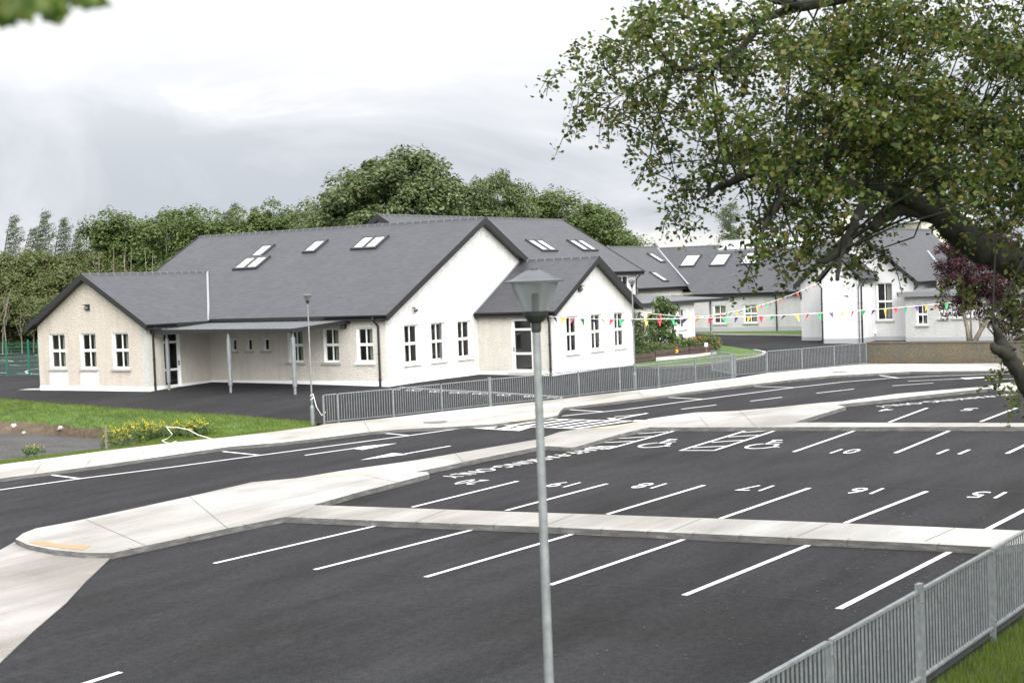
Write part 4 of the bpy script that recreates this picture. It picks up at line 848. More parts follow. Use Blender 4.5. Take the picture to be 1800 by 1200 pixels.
for p in ((1213.6, 459), (1266.7, 457.4), (1321, 454.8)): rooflight(LB, hit(*p, (hx, 40, hz), n_), A3(0, 1, 0), vv, n_, 1.15, 1.5)
c0 = hit(1262, 442, (hx, 40, hz), n_); c1_ = hit(1440, 436.5, (hx, 40, hz), n_); mb = MB(); y0, y1 = c1_[1], c0[1]; xr = c0[0]
mb.box(xr-.05, y0, hr-.75, 103.2, y1, hr-.35, 'lamp_grey'); o_ = mb.build('ridge_glazing', LB); ng = 9
mb = MB()
for k in range(ng):
    a, b = y0+(y1-y0)*k/ng+.05, y0+(y1-y0)*(k+1)/ng-.05; mb.face([(xr+.05, a, hr-.33), (xr+.05, b, hr-.33), (103.1, b, hr+.35), (103.1, a, hr+.35)], 'rooflight_glass')
mb.build('pane', o_); mb = MB()
for k in range(ng+1): a = y0+(y1-y0)*k/ng; mb.bar((xr, a, hr-.34), (103.15, a, hr+.36), .1, .06, 'lamp_grey')
mb.bar((103.15, y0, hr+.36), (103.15, y1, hr+.36), .14, .1, 'lamp_grey'); mb.build('frame', o_)
# ------------------------------------------------------------------ old school house on the right
OB = thing('school_building', 'older white gabled school house with one tall window and a small gabled porch', 'school', (92, 32, .6))
gx, gy0, gy1, ga = 89., 29.5, 36.85, 33.17
gz, gs = 4.1, .87; gr = gz+gs*(ga-gy0+.33)
tw = (30.85-gy0, 31.85-gy0, 1.76, 4.08)
wall(OB, (gx, gy0), Y_, gy1-gy0, 0, [(0, 4.15), (ga-gy0, gr-.2), (gy1-gy0, 4.15)], [tw], 'smooth_grey'); window(OB, (gx, gy0), Y_, (-1, 0), *tw, style='tall')
plinth(OB, (gx, gy0), Y_, (-1, 0), gy1-gy0, 0, .78, 'grey_plinth'); wall(OB, (gx, gy0), X_, 12, 0, [(0, 4.1), (12, 4.1)], [], 'grey_dash'); wall(OB, (gx, gy1), X_, 14, 0, [(0, 4.1), (14, 4.1)], [], 'smooth_grey')
R7 = slab(OB, (88.65, 29.17, gz), (100, 29.17, gz), (104, ga, gr), (88.65, ga, gr)); ridge(R7, (88.65, ga, gr), (104, ga, gr)); slab(OB, (104, 37.2, gz), (88.65, 37.2, gz), (88.65, ga, gr), (104, ga, gr))
verge(OB, [(88.67, 29.15, gz), (88.67, ga, gr+.02), (88.67, 37.2, gz)], .28, (-.035, 0, 0), A3(.33, 0, 0)); gutter(OB, (88.65, 29.17, gz), (97.5, 29.17, gz), (0, -1, 0), .3); downpipe(OB, 88.93, 29.42, 4.0, 3.4, (-.1, -.25)); downpipe(OB, 88.93, 36.8, 4.0, 3.2, (-.15, .3))
mb = MB(); c_ = onp(1483, 415, 'X', 93); mb.box(92.6, c_[1]-.5, gr-1, 93.5, c_[1]+.4, gr+1.1, 'cream_wall'); mb.box(92.5, c_[1]-.6, gr+1.1, 93.6, c_[1]+.5, gr+1.25, 'grey_plinth'); mb.build('chimney', OB)
q0, q1_, qa = 31.95, 34.3, 33.12; qx = 86.2; qz = 4.42; qs = .98; qr = qz+qs*(qa-q0+.28)
wall(OB, (qx, q0), Y_, q1_-q0, 0, [(0, 4.35), (qa-q0, qr-.18), (q1_-q0, 4.35)], [], 'smooth_white'); wall(OB, (qx, q0), X_, gx-qx, 0, [(0, 4.4), (3, 4.4)], [], 'smooth_white'); wall(OB, (qx, q1_), X_, gx-qx, 0, [(0, 4.4), (3, 4.4)], [(.9, 1.9, .5, 2.9)], 'smooth_white')
plinth(OB, (qx, q0), Y_, (-1, 0), q1_-q0, 0, .80, 'grey_plinth'); plinth(OB, (qx, q0), X_, (0, -1), gx-qx, 0, .8, 'grey_plinth')
mb = MB(); mb.box(qx+.9, q1_-.1, .3, qx+1.9, q1_-.05, 2.9, 'door_glass_grey'); mb.build('door', OB)
R8 = slab(OB, (qx-.25, q0-.3, qz), (gx, q0-.3, qz), (gx, qa, qr), (qx-.25, qa, qr), .1); ridge(R8, (qx-.25, qa, qr), (gx, qa, qr), .1); slab(OB, (gx, q1_+.3, qz), (qx-.25, q1_+.3, qz), (qx-.25, qa, qr), (gx, qa, qr), .1)
verge(OB, [(qx-.24, q0-.3, qz), (qx-.24, qa, qr+.02), (qx-.24, q1_+.3, qz)], .2, (-.03, 0, 0), A3(.25, 0, 0)); gutter(OB, (qx-.2, q0-.3, qz), (gx-.3, q0-.3, qz), (0, -1, 0), .25); gutter(OB, (qx-.2, q1_+.3, qz), (gx-.3, q1_+.3, qz), (0, 1, 0), .25)
downpipe(OB, qx+.25, q0-.07, 4.3, .3, (0, -.2)); downpipe(OB, qx-.07, q1_-.0, 4.3, .3, (.05, .25)); downpipe(OB, qx-.07, q0+.0, 4.3, .3, (0, -.2), .045, 'mortar_joint')
p = onp(1538.5, 583, 'X', gx); mb = MB(); mb.tube([p, p+A3(-.2, 0, -.02), p+A3(-.3, 0, -.15)], [.09, .12, .16], 10, 'white_paint'); mb.build('vent_cowl', OB)
# flat roofed annexe
NB = thing('school_annexe', 'low flat roofed grey annexe with small windows behind the garden wall', 'annexe', (90, 24, .6))
nw = []
for a, b, c_, d_ in ((1611, 535, 1631, 571), (1650.5, 543, 1665.5, 559.5), (1675.3, 542.5, 1690, 558.5), (1701, 541, 1715, 556.5), (1726, 540, 1738, 556), (1765, 532, 1785, 566)):
    p, q_ = onp(a, b, 'X', 88.2), onp(c_, d_, 'X', 88.2); nw.append((q_[1]-12, p[1]-12, q_[2], p[2]))
wall(NB, (88.2, 12), Y_, 17.8, 0, [(0, 3.2), (17.8, 3.2)], nw, 'grey_dash')
for i, q_ in enumerate(nw): window(NB, (88.2, 12), Y_, (-1, 0), *q_, style='four' if i in (0, 5) else 'arch', curt=False)
plinth(NB, (88.2, 12), Y_, (-1, 0), 17.8, 0, .74, 'grey_plinth'); wall(NB, (88.2, 29.8), X_, .85, 0, [(0, 3.2), (.85, 3.2)], [], 'smooth_grey')
mb = MB(); mb.box(87.8, 11.6, 3.2, 92, 30.15, 3.5, 'lamp_grey'); mb.box(88.6, 11.9, 3.5, 91.8, 29.4, 3.62, 'lamp_grey'); mb.build('roof', NB)
mb = MB(); p0, p1_ = onp(1622, 505, 'Y', 28.7), onp(1650, 505, 'Y', 28.7)
wall(OB, (91, 28.7), X_, 8, 3.4, [(0, 4.1), (8, 4.1)], [], 'grey_dash'); 
for s_ in (.9, 2.1): window(OB, (91, 28.7), X_, (0, -1), s_, s_+.5, 3.72, 4.0, 'one', None, .03, False)
# slate cross roof glimpsed by the plum tree
n7 = np.array([0, -gs, 1.]); n7 /= np.linalg.norm(n7); va, vb = hit(1631, 442, (90, 29.17, gz), n7), hit(1668, 489, (90, 29.17, gz), n7)
slab(OB, vb, vb+A3(0, -7, 0), va+A3(0, -7, 0), va, name='cross_roof'); mb = MB(); mb.bar(vb+A3(-.05, 0, .06), va+A3(-.05, 0, .06), .14, .02, 'flashing'); mb.build('valley_flashing', OB)
# distant house
d0 = dep(1690, 400, 150); HB = thing('house', 'distant cream house end with a grey roof seen over the slate ridge', 'house', (d0[0], d0[1], .7))
p = dep(1620, 410, 150); q_ = dep(1668, 405, 150); dd = (q_-p)[:2]; dd /= np.linalg.norm(dd); nnv = np.array([-dd[1], dd[0]])
hw_ = np.linalg.norm((q_-p)[:2]); zt = dep(1620, 389.5, 150)[2]
mb = MB(); A_ = p[:2]; B_ = A_+dd*5.5; 
for a, b in ((A_, B_), (B_, B_+nnv*6), (B_+nnv*6, A_+nnv*6), (A_+nnv*6, A_)): mb.face([(*a, 0), (*b, 0), (*b, zt), (*a, zt)], 'cream_wall')
mb.build('wall', HB); mb = MB(); C_ = [(*(A_-dd*.3-nnv*.3), zt), (*(B_+dd*.3-nnv*.3), zt), (*(B_+dd*.3+nnv*6.3), zt), (*(A_-dd*.3+nnv*6.3), zt)]; m0 = (*(A_+dd*1.5+nnv*3), zt+1.6); m1 = (*(B_-dd*1.5+nnv*3), zt+1.6)
mb.face([C_[0], C_[1], m1, m0], 'grey_plinth'); mb.face([C_[2], C_[3], m0, m1], 'grey_plinth'); mb.face([C_[1], C_[2], m1], 'grey_plinth'); mb.face([C_[3], C_[0], m0], 'grey_plinth'); mb.build('roof', HB)
mb = MB(); wq = A_+dd*2.4-nnv*.02; mb.obox((*wq, zt-1.3), (*(dd*.5), 0), (*(nnv*-.04), 0), (0, 0, .8), 'dark_interior'); mb.build('window', HB)
# garden wall
a, b = at(1524, 641)[:2], at(1900, 640)[:2]; GW = thing('garden_wall', 'mossy brown rendered garden wall at the end of the railing', 'wall', (a[0], a[1], H(*a)))
mb = MB(); n = 14; d = (b-a)/n; dn = np.array([-d[1], d[0]])/np.linalg.norm(d)*-.25
for k in range(n):
    p = a+d*k; z0 = H(*p); zt0, zt1 = .4+1.03, .4+1.03; mb.obox((p[0], p[1], -.1), (*d, 0), (-dn[0], -dn[1], 0), (0, 0, zt0+.1), 'old_render')
mb.build('wall', GW); mb = MB(); mb.obox((a[0]+dn[0]*.15, a[1]+dn[1]*.15, 1.43), (*(b-a), 0), (-dn[0]*1.3, -dn[1]*1.3, 0), (0, 0, .05), 'old_render'); mb.build('coping', GW)
# ------------------------------------------------------------------ railings
def railing(name, label, pts, posts, h=1.05, group=None, gate=False, spacing=.1, thick=(), dark=None):
    """pts: XY polyline; posts: list of XY points where posts stand"""
    g0 = pts[0]; T = thing(name, label, 'gate' if gate else 'railing', (g0[0], g0[1], H(*g0[:2])), group)
    for i, p in enumerate(posts):
        w = .06 if i not in thick else .12; z = H(p[0], p[1]); mb = MB(); d = np.array(posts[min(i+1, len(posts)-1)][:2])-np.array(posts[max(i-1, 0)][:2]); d = d/(np.linalg.norm(d)+1e-9)
        mb.obox((p[0]-d[0]*w/2+d[1]*.03, p[1]-d[1]*w/2-d[0]*.03, z-.1), (d[0]*w, d[1]*w, 0), (-d[1]*.06, d[0]*.06, 0), (0, 0, h+(.09 if i not in thick else .18)), 'galvanised')
        for zz in (.2, h-.12): mb.tube([(p[0]+d[1]*.03, p[1]-d[0]*.03, z+zz), (p[0]+d[1]*.045, p[1]-d[0]*.045, z+zz)], .012, 6, 'flashing')
        mb.build('post', T)
    for a, b in zip(posts[:-1], posts[1:]):
        a, b = np.array(a[:2]), np.array(b[:2]); Lg = np.linalg.norm(b-a); d = (b-a)/Lg; za, zb = H(*a), H(*b); a3, b3 = A3(*(a+d*.04), za), A3(*(b-d*.04), zb); mb = MB()
        mb.bar(a3+A3(0, 0, h), b3+A3(0, 0, h), .05, .032, 'galvanised'); mb.bar(a3+A3(0, 0, .11), b3+A3(0, 0, .11), .05, .025, 'galvanised')
        n = int(Lg/spacing)
        for k in range(1, n):
            p = a3+(b3-a3)*(k/n); mb.obox(p+A3(-d[0]*.008+d[1]*.008, -d[1]*.008-d[0]*.008, .12), (d[0]*.016, d[1]*.016, 0), (-d[1]*.016, d[0]*.016, 0), (0, 0, h-.13), 'galvanised')
        mb.build('panel', T)
    return T
farp = [at(*p)[:2] for p in ((570, 747), (595, 744.5), (692, 735), (777, 725), (862, 715.5), (942, 707.5), (1018, 698.5), (1090, 690.5), (1158, 683.5), (1223, 674), (1287, 666.5))]
railing('metal_railing', 'long galvanised railing along the footpath before the gabled block', farp, farp, thick=(4, 10))
gp = [at(*p)[:2] for p in ((1291, 663.5), (1347, 658))]; railing('metal_gate', 'narrow galvanised railing gate standing closed beside the thick gate post', gp, gp, h=.98, gate=True)
og = [gp[0]+np.array([.35, .1]), gp[0]+np.array([1.9, 2.0])]; railing('metal_gate', 'galvanised gate leaf swung open towards the lawn', og, og, h=1.0, gate=True)
rp = [at(*p)[:2] for p in ((1349, 658), (1410, 652.5), (1466.7, 647), (1511.7, 642.5), (1523, 641.5))]; railing('metal_railing', 'short galvanised railing ending against the brown garden wall', rp, rp)
npst = [(x, NF(x)) for x in (8.5, 10.95, 13.39, 15.81, 18.28, 20.75, 23.2)]; railing('metal_railing', 'galvanised railing in the near corner above the grass', npst, npst, h=1.06, spacing=.098, thick=(3,))
# ------------------------------------------------------------------ street lamps
def lamp(label, x, y, hh, group='lanterns on galvanised poles'):
    z = H(x, y); T = thing('street_lamp', label, 'street lamp', (x, y, z), group)
    mb = MB(); mb.lathe((x, y, z), [(.0, 0), (.075, 0), (.075, .62), (.062, .68), (.0375, .72)], 16, 'galvanised'); mb.lathe((x, y, z), [(.033, .7), (.024, hh-.38), (0, hh-.38)], 16, 'galvanised')
    for k in range(2): mb.box(x-.01, y-.08, z+.2+k*.25, x+.01, y-.074, z+.24+k*.25, 'lantern_cup')
    mb.build('pole', T, smooth=False)
    t_ = z+hh; mb = MB(); mb.lathe((x, y, t_), [(0, -.385), (.026, -.385), (.030, -.375), (.032, -.33), (.05, -.318), (.072, -.285), (.078, -.258), (0, -.258)], 24, 'lantern_cup'); mb.build('lantern_base', T)
    mb = MB(); mb.lathe((x, y, t_), [(.073, -.257), (.082, -.235), (.108, -.18), (.130, -.13), (.143, -.088)], 24, 'lantern_lens'); mb.build('lantern_lens', T, smooth=True)
    mb = MB(); mb.tube([(x, y, t_-.257), (x, y, t_-.15)], .02, 10, 'mortar_joint'); mb.build('bulb', T)
    mb = MB(); mb.lathe((x, y, t_), [(0, -.084), (.15, -.084), (.178, -.084), (.181, -.077), (.165, -.071), (.14, -.066), (.10, -.042), (.05, -.016), (.02, -.012), (.02, 0), (0, .002)], 28, 'lantern_lid'); mb.build('lantern_lid', T, smooth=False)
    return T
l1 = at(550, 748); lamp('tall lantern lamp standing on the grass tip at the end of the long railing', l1[0], l1[1], 4.6)
l2 = at(1117, 684.5); lamp('distant lantern lamp in front of the right hand gable and flower beds', l2[0], l2[1], 4.55)
nl = dep(939, 480, 8.9); x_, y_ = nl[0], nl[1]; lamp('close lantern lamp rising in the middle of the view', x_, y_, nl[2]+.03-H(x_, y_))
# loose cable wound round the left lamp, and the hose on the grass
mb = MB(); z = l1[2]; mb.tube([(l1[0]+.05*math.cos(a*.9), l1[1]+.05*math.sin(a*.9), z+.85+a*.02) for a in range(14)]+[(farp[0][0]-.25, farp[0][1]+.1, z+.65), (farp[0][0]-.08, farp[0][1]+.03, z+.35), (farp[0][0]+.1, farp[0][1], z+.45)], .012, 6, 'white_rope'); tag(mb.build('cable', org=tuple(l1)), 'loose white cable tied round the lamp pole by the railing end', 'cable')
hp = [(385, 778), (375, 772), (362, 768), (348, 764), (332, 755), (312, 751), (293, 750), (297, 756), (303, 763), (295, 770), (285, 774), (290, 777), (300, 779), (310, 775)]
mb = MB(); mb.tube([at(a, b, .30 if 4 <= i <= 8 else .1) for i, (a, b) in enumerate(hp)], .014, 6, 'white_rope'); tag(mb.build('hose', org=tuple(at(300, 770))), 'looped white hose lying over the yellow weeds', 'hose')
p = at(187, 791, -.3); mb = MB(); mb.obox(p-A3(.03, .03, .1), (.05, 0, 0), (0, .05, 0), (.03, .02, .95), 'bark_pale'); tag(mb.build('wooden_stake', org=tuple(p)), 'thin pale wooden stake at the edge of the gravel hollow', 'stake')
def rock(px_, py_, dz, r, label):
    c_ = at(px_, py_, dz); bm = bmesh.new(); bmesh.ops.create_icosphere(bm, subdivisions=2, radius=r)
    for v in bm.verts: v.co = v.co*(.75+.5*rnd.random()); v.co.z *= .7
    me = bpy.data.meshes.new('rock'); bm.to_mesh(me); bm.free(); me.materials.append(MAT['stone']); o = bpy.data.objects.new('rock', me); COL.objects.link(o); o.location = c_; tag(o, label, 'rock')
rock(24, 748, -.3, .13, 'pale round rock at the left in the brown earth bank'); rock(107, 752, -.35, .12, 'pale rock nearest the middle of the brown earth bank'); rock(42, 760, -.5, .08, 'small stone at the foot of the earth bank')
for i, (a, b, r_, par, lb) in enumerate(((765, 741.5, .42, .103, 'round iron manhole cover in the footpath before the long railing'), (1476, 653.8, .35, .103, 'round iron manhole cover in the footpath by the short railing'))):
    c_ = at(a, b, .1); mb = MB(); mb.lathe((c_[0], c_[1], c_[2]), [(r_, .0), (r_, .006), (r_*.9, .008), (r_*.88, .004), (0, .004)], 20, 'manhole'); tag(mb.build('manhole_cover', org=tuple(c_)), lb, 'manhole cover')
# green mesh fence
p0, p1 = at(13, 662), at(52, 661); dv = (p1-p0)[:2]; GF = thing('mesh_fence', 'green welded mesh fence round the games court on the left', 'fence', tuple(p0))
gpts = [p0[:2]+dv*k for k in (-2, -1, 0, 1, 1.45)]
for p in gpts: mb = MB(); z = H(*p); mb.box(p[0]-.04, p[1]-.04, z-.1, p[0]+.04, p[1]+.04, z+2.05, 'green_metal'); mb.build('post', GF)
for a, b in zip(gpts[:-1], gpts[1:]):
    mb = MB(); Lg = np.linalg.norm(b-a); 
    for k in range(int(Lg/.12)): p = a+(b-a)*(k*.12/Lg); mb.bar((*p, .72), (*p, 2.7), .006, .006, 'green_metal', (1, 0, 0))
    for z in np.arange(.75, 2.72, .2): mb.bar((*a, z), (*b, z), .012, .02, 'green_metal')
    mb.build('mesh_panel', GF)
p0b, p1b = at(-40, 619), at(120, 611); GF2 = thing('mesh_fence', 'far green mesh fence in front of the woodland', 'fence', tuple(p0b)); N_ = 9
for k in range(N_): p = p0b[:2]+(p1b-p0b)[:2]*k/(N_-1); mb = MB(); mb.box(p[0]-.04, p[1]-.04, .5, p[0]+.04, p[1]+.04, 3.0, 'green_metal'); mb.build('post', GF2)
mb = MB()
for z in np.arange(.8, 3.0, .25): mb.bar((*p0b[:2], z), (*p1b[:2], z), .012, .02, 'green_metal')
for k in range(260): p = p0b[:2]+(p1b-p0b)[:2]*k/260; mb.bar((*p, .75), (*p, 3.0), .005, .005, 'green_metal', (1, 0, 0))
mb.build('mesh_panel', GF2)
# ------------------------------------------------------------------ bunting
def bunting(label, pts, n, sag, size):
    T = thing('bunting', label, 'bunting', tuple(pts[0])); L_ = []; 
    for a, b in zip(pts[:-1], pts[1:]):
        a, b = np.array(a), np.array(b); sg = sag*np.linalg.norm(b-a)
        for k in range(40): t_ = k/40; L_.append(a+(b-a)*t_-A3(0, 0, 4*sg*t_*(1-t_)))
    L_.append(np.array(pts[-1])); mb = MB(); mb.tube(L_, .013, 5, 'white_rope'); mb.build('cord', T)
    cols = ['purple', 'yellow', 'red', 'green']; d_ = np.r_[0, np.cumsum([np.linalg.norm(b-a) for a, b in zip(L_[:-1], L_[1:])])]
    for i in range(n):
        s_ = d_[-1]*(i+.5)/n; k = min(np.searchsorted(d_, s_)-1, len(L_)-2); p = L_[k]+(L_[k+1]-L_[k])*((s_-d_[k])/(d_[k+1]-d_[k])); d = (L_[k+1]-L_[k]); d /= np.linalg.norm(d)
        sw = rnd.uniform(-.5, .9); side = np.array([-d[1], d[0], 0]); dn = A3(0, 0, -1)*math.cos(sw)+side*math.sin(sw); w = size*rnd.uniform(.8, 1.1); tw = rnd.uniform(-.35, .35); dd_ = d+side*tw; dd_ /= np.linalg.norm(dd_)
        mb = MB(); tip = p+dn*size*1.35*rnd.uniform(.75, 1); m_ = 'pennant_'+cols[i % 4]; q1, q2 = p-dd_*w/2, p+dd_*w/2; mid = (q1+q2+tip)/3+side*.04
        mb.face([q1, mid, tip], m_); mb.face([q2, tip, mid], m_); mb.face([q1, q2, mid], m_)
        mb.build('pennant', T)
b0 = onp(966, 556, 'Y', 35.1); bA = dep(1190, 559.5, 63); bB = dep(1440, 552, 68); bC = dep(1672, 532, 72)
bunting('bright triangle bunting strung level from the wing gable across to the plum tree', [b0, dep(1116, 561, 60.7), bC], 36, .008, .28)
bunting('second string of coloured bunting rising from the small gable to the old school eave', [A3(63.95, 35.1, 3.35), dep(1236, 556, 76), onp(1440, 496, 'X', 86.1)], 32, .018, .25)
# ------------------------------------------------------------------ raised beds
def bed(label, A_, B_, depth, h, cut=0):
    a, b = at(*A_)[:2], at(*B_)[:2]; d = b-a; Lg = np.linalg.norm(d); d /= Lg; nv = np.array([-d[1], d[0]]); 
    if nv[0] < 0: nv = -nv
    z = H(*a); T = thing('raised_bed', label, 'raised bed', (*a, z), 'wooden sleeper raised beds')
    for k in range(2):
        mb = MB(); j = .02*k
        mb.obox((*(a+d*j), z+k*h/2), (*(d*(Lg-2*j)), 0), (*(nv*.12), 0), (0, 0, h/2-.02), 'sleeper_wood'); mb.obox((*(a+nv*(depth-.12)), z+k*h/2), (*(d*Lg), 0), (*(nv*.12), 0), (0, 0, h/2-.02), 'sleeper_wood')
        mb.obox((*(a+nv*.12), z+k*h/2), (*(d*.12), 0), (*(nv*(depth-.24)), 0), (0, 0, h/2-.015), 'sleeper_wood'); mb.obox((*(b-d*.12+nv*.12), z+k*h/2), (*(d*.12), 0), (*(nv*(depth-.24)), 0), (0, 0, h/2-.015), 'sleeper_wood'); mb.build('sleeper', T)
    mb = MB(); mb.face([(*(a+d*.1+nv*.1), z+h*.85), (*(b-d*.1+nv*.1), z+h*.85), (*(b-d*.1+nv*(depth-.1)), z+h*.85), (*(a+d*.1+nv*(depth-.1)), z+h*.85)], 'soil'); mb.build('soil', T); return a, d, nv, Lg, z+h*.85
BE = [bed('dark sleeper raised bed nearest the lamp pole', (1114, 638), (1152, 634), 1.6, .42), bed('long dark sleeper raised bed in the middle with a yellow toy on it', (1153, 631), (1211, 624.5), 1.8, .44), bed('dark sleeper raised bed furthest along with orange flowers', (1212, 622.5), (1254, 620), 1.8, .44)]
rs = np.random.RandomState(5)
def leaves(c_, R_, n, size, up=.3, shell=False, asp=.55):
    """n leaf quads (kite of 4 verts) in an ellipsoid c_,R_"""
    d = rs.normal(size=(n, 3)); d /= np.linalg.norm(d, axis=1, keepdims=True)+1e-9; r_ = rs.rand(n, 1)**(.33 if not shell else .12); P = np.array(c_)+d*r_*np.array(R_)
    return leafat(P, size, up, d, asp)
def leafat(P, size, up=.3, out=None, asp=.55, jit=.8):
    n = len(P); a = rs.normal(size=(n, 3)); 
    nn = rs.normal(size=(n, 3))*jit; nn[:, 2] += up*2
    if out is not None: nn += out*.9
    nn /= np.linalg.norm(nn, axis=1, keepdims=True)+1e-9; u = np.cross(nn, a); u /= np.linalg.norm(u, axis=1, keepdims=True)+1e-9; v = np.cross(nn, u)
    s = (size*(.65+.7*rs.rand(n, 1)))
    V = np.stack([P-u*s*.5, P+v*s*.5*asp-u*s*.05, P+u*s*.5, P-v*s*.5*asp-u*s*.05], 1)
    V[:, 1] += nn*s*.1; V[:, 3] += nn*s*.1
    return V.reshape(-1, 3)
def quads(V): return np.arange(len(V)).reshape(-1, 4)
def plant(name, label, cat, org, Vs, mname, stem=None, group=None, extra=()):
    T = thing(name, label, cat, tuple(org), group)
    V = np.concatenate(Vs); fastmesh('foliage', V, quads(V), mname, T)
    for nm, W_, m2 in extra: fastmesh(nm, W_, quads(W_), m2, T)['kind'] = 'stuff'
    if stem: 
        mb = MB()
        for s_ in stem: mb.tube(s_[0], s_[1], 6, s_[2] if len(s_) > 2 else 'bark')
        mb.build('stem', T)
    return T
def bp_(i, f, g): a, d, nv, Lg, z = BE[i]; q_ = a+d*Lg*f+nv*g; return A3(*q_, z)
c_ = bp_(0, .15, .8); plant('garden_plant', 'tall drooping sunflower plant right behind the lamp pole', 'plant', c_, [leaves(c_+A3(0, 0, .3+k*.35), (.35, .35, .25), 60, .2) for k in range(6)], 'garden_leaf', [([c_, c_+A3(.05, 0, 2)], .02)])
c_ = bp_(0, .75, .9)+A3(.3, .2, 0); plant('shrub', 'grey green wispy shrub standing over the first raised beds', 'shrub', c_, [leaves(c_+A3(0, 0, 1.0), (.8, .8, 1.15), 3200, .12, .1)], 'garden_leaf', [([c_, c_+A3(rs.uniform(-.6, .6), rs.uniform(-.6, .6), 1.9)], [.015, .005]) for _ in range(14)], extra=[('flowers', leaves(c_+A3(0, 0, 1.3), (.7, .7, .9), 700, .10, .1), 'flower_grey')])
c_ = bp_(1, .3, .8); plant('garden_plant', 'thin sunflower with a dark seed head above the middle bed', 'plant', c_, [leaves(c_+A3(0, 0, .3+k*.33), (.28, .28, .2), 40, .22) for k in range(5)], 'garden_leaf', [([c_, c_+A3(.02, 0, 1.75)], .02), ([c_+A3(-.05, 0, 1.78), c_+A3(.0, 0, 1.8)], .16, 'bark_dark')])
c_ = bp_(1, .85, 1.2); plant('garden_plant', 'broad leaved tall sunflower clump behind the middle bed', 'plant', c_, [leaves(c_+A3(rs.uniform(-.5, .5), rs.uniform(-.5, .5), .3+k*.2), (.55, .55, .28), 95, .26) for k in range(12)], 'garden_leaf', [([c_+A3(x, -x, 0), c_+A3(x, -x, 2.2)], .02) for x in (-.4, 0, .4)])
for i, (lb, cat) in enumerate((('low green herbs filling the first raised bed', 'herbs'), ('low green herbs and poppies filling the middle raised bed', 'herbs'), ('orange marigolds and green leaves filling the last raised bed', 'flowers'))):
    a, d, nv, Lg, z = BE[i]; Vs = []
    P = np.stack([a[0]+d[0]*Lg*t_+nv[0]*g for t_, g in zip(rs.rand(1500), rs.rand(1500)*1.6)]); t1, g1 = rs.rand(1700), rs.rand(1700)*1.6
    P = np.c_[a[0]+d[0]*Lg*t1+nv[0]*g1, a[1]+d[1]*Lg*t1+nv[1]*g1, z+rs.rand(1700)*(.35+.15*np.sin(t1*9))]
    t2, g2 = rs.rand(260), rs.rand(260)*1.6; Q = np.c_[a[0]+d[0]*Lg*t2+nv[0]*g2, a[1]+d[1]*Lg*t2+nv[1]*g2, z+.3+rs.rand(260)*.2]
    plant('bed_planting', lb, cat, (*a, z), [leafat(P, .12)], 'garden_leaf', extra=[('flowers', leafat(Q[:(150 if i == 2 else 25)], .08), 'flower_orange')])
c_ = bp_(2, 1.02, .7)-A3(0, 0, .4); plant('bush', 'orange flowered bush spilling over the end of the last raised bed', 'bush', c_, [leaves(c_+A3(.1, -.2, .5), (.75, .75, .6), 1400, .12)], 'garden_leaf', extra=[('flowers', leaves(c_+A3(0, -.2, .5), (.8, .8, .65), 130, .08, .3, True), 'flower_orange')])
p = bp_(1, .62, -.02); mb = MB(); mb.tube([p+A3(-.03, 0, -.1), p+A3(-.08, 0, -.1)], .11, 12, 'plastic_yellow'); mb.tube([p+A3(-.04, .1, .02), p+A3(-.04, .02, .14), p+A3(-.04, -.1, .05)], .02, 6, 'pennant_red'); tag(mb.build('garden_toy', org=tuple(p)), 'round yellow toy fixed to the front of the middle raised bed', 'toy')
p = at(1242, 622); mb = MB(); mb.obox(p, (.03, 0, 0), (0, .03, 0), (0, 0, .45), 'bark_pale'); mb.obox(p+A3(-.02, -.1, .4), (.02, 0, 0), (0, .2, 0), (0, 0, .22), 'white_paint'); tag(mb.build('plant_label', org=tuple(p)), 'small white plant label on a stake by the last bed', 'label')
# ------------------------------------------------------------------ grass blades and weeds
def blades(name, label, poly, n, h, mname='blade', zf=None, wv=.012):
    P = np.array(poly); x = rs.uniform(P[:, 0].min(), P[:, 0].max(), n*3); y = rs.uniform(P[:, 1].min(), P[:, 1].max(), n*3); k = inpoly(x, y, P); x, y = x[k][:n], y[k][:n]
    z = (zf or HV)(x, y); n = len(x); t_ = rs.rand(n)*6.283; w = wv; hh = h*(.4+.9*rs.rand(n)); lean = hh*.5*rs.rand(n); l2_ = rs.rand(n)*6.283
    A = np.c_[x-np.cos(t_)*w, y-np.sin(t_)*w, z-.03]; B = np.c_[x+np.cos(t_)*w, y+np.sin(t_)*w, z-.03]; C_ = np.c_[x+np.cos(l2_)*lean, y+np.sin(l2_)*lean, z+hh]
    V = np.stack([A, B, C_], 1).reshape(-1, 3); o = fastmesh(name, V, np.arange(len(V)).reshape(-1, 3), mname); tag(o, label, kind='stuff')
blades('grass', 'grass blades below the near railing', [(9, 5.5), (13, 5.35), (18, 5.17), (23, 4.98), (23, 1.5), (16, 1.5), (9, 3.2)], 60000, .11, zf=lambda x, y: HV(x, y)-.08, wv=.005)
def pitz(x, y):
    Q = PG[:3].reshape(-1, 3); o = np.empty(len(x))
    for i in range(len(x)): d = (Q[:, 0]-x[i])**2+(Q[:, 1]-y[i])**2; k = np.argsort(d)[:3]; w = 1/(d[k]+.05); o[i] = (Q[k, 2]*w).sum()/w.sum()
    return o
GB = [PG[0][i] for i in range(10)]+[PG[2][i] for i in range(9, -1, -1)]
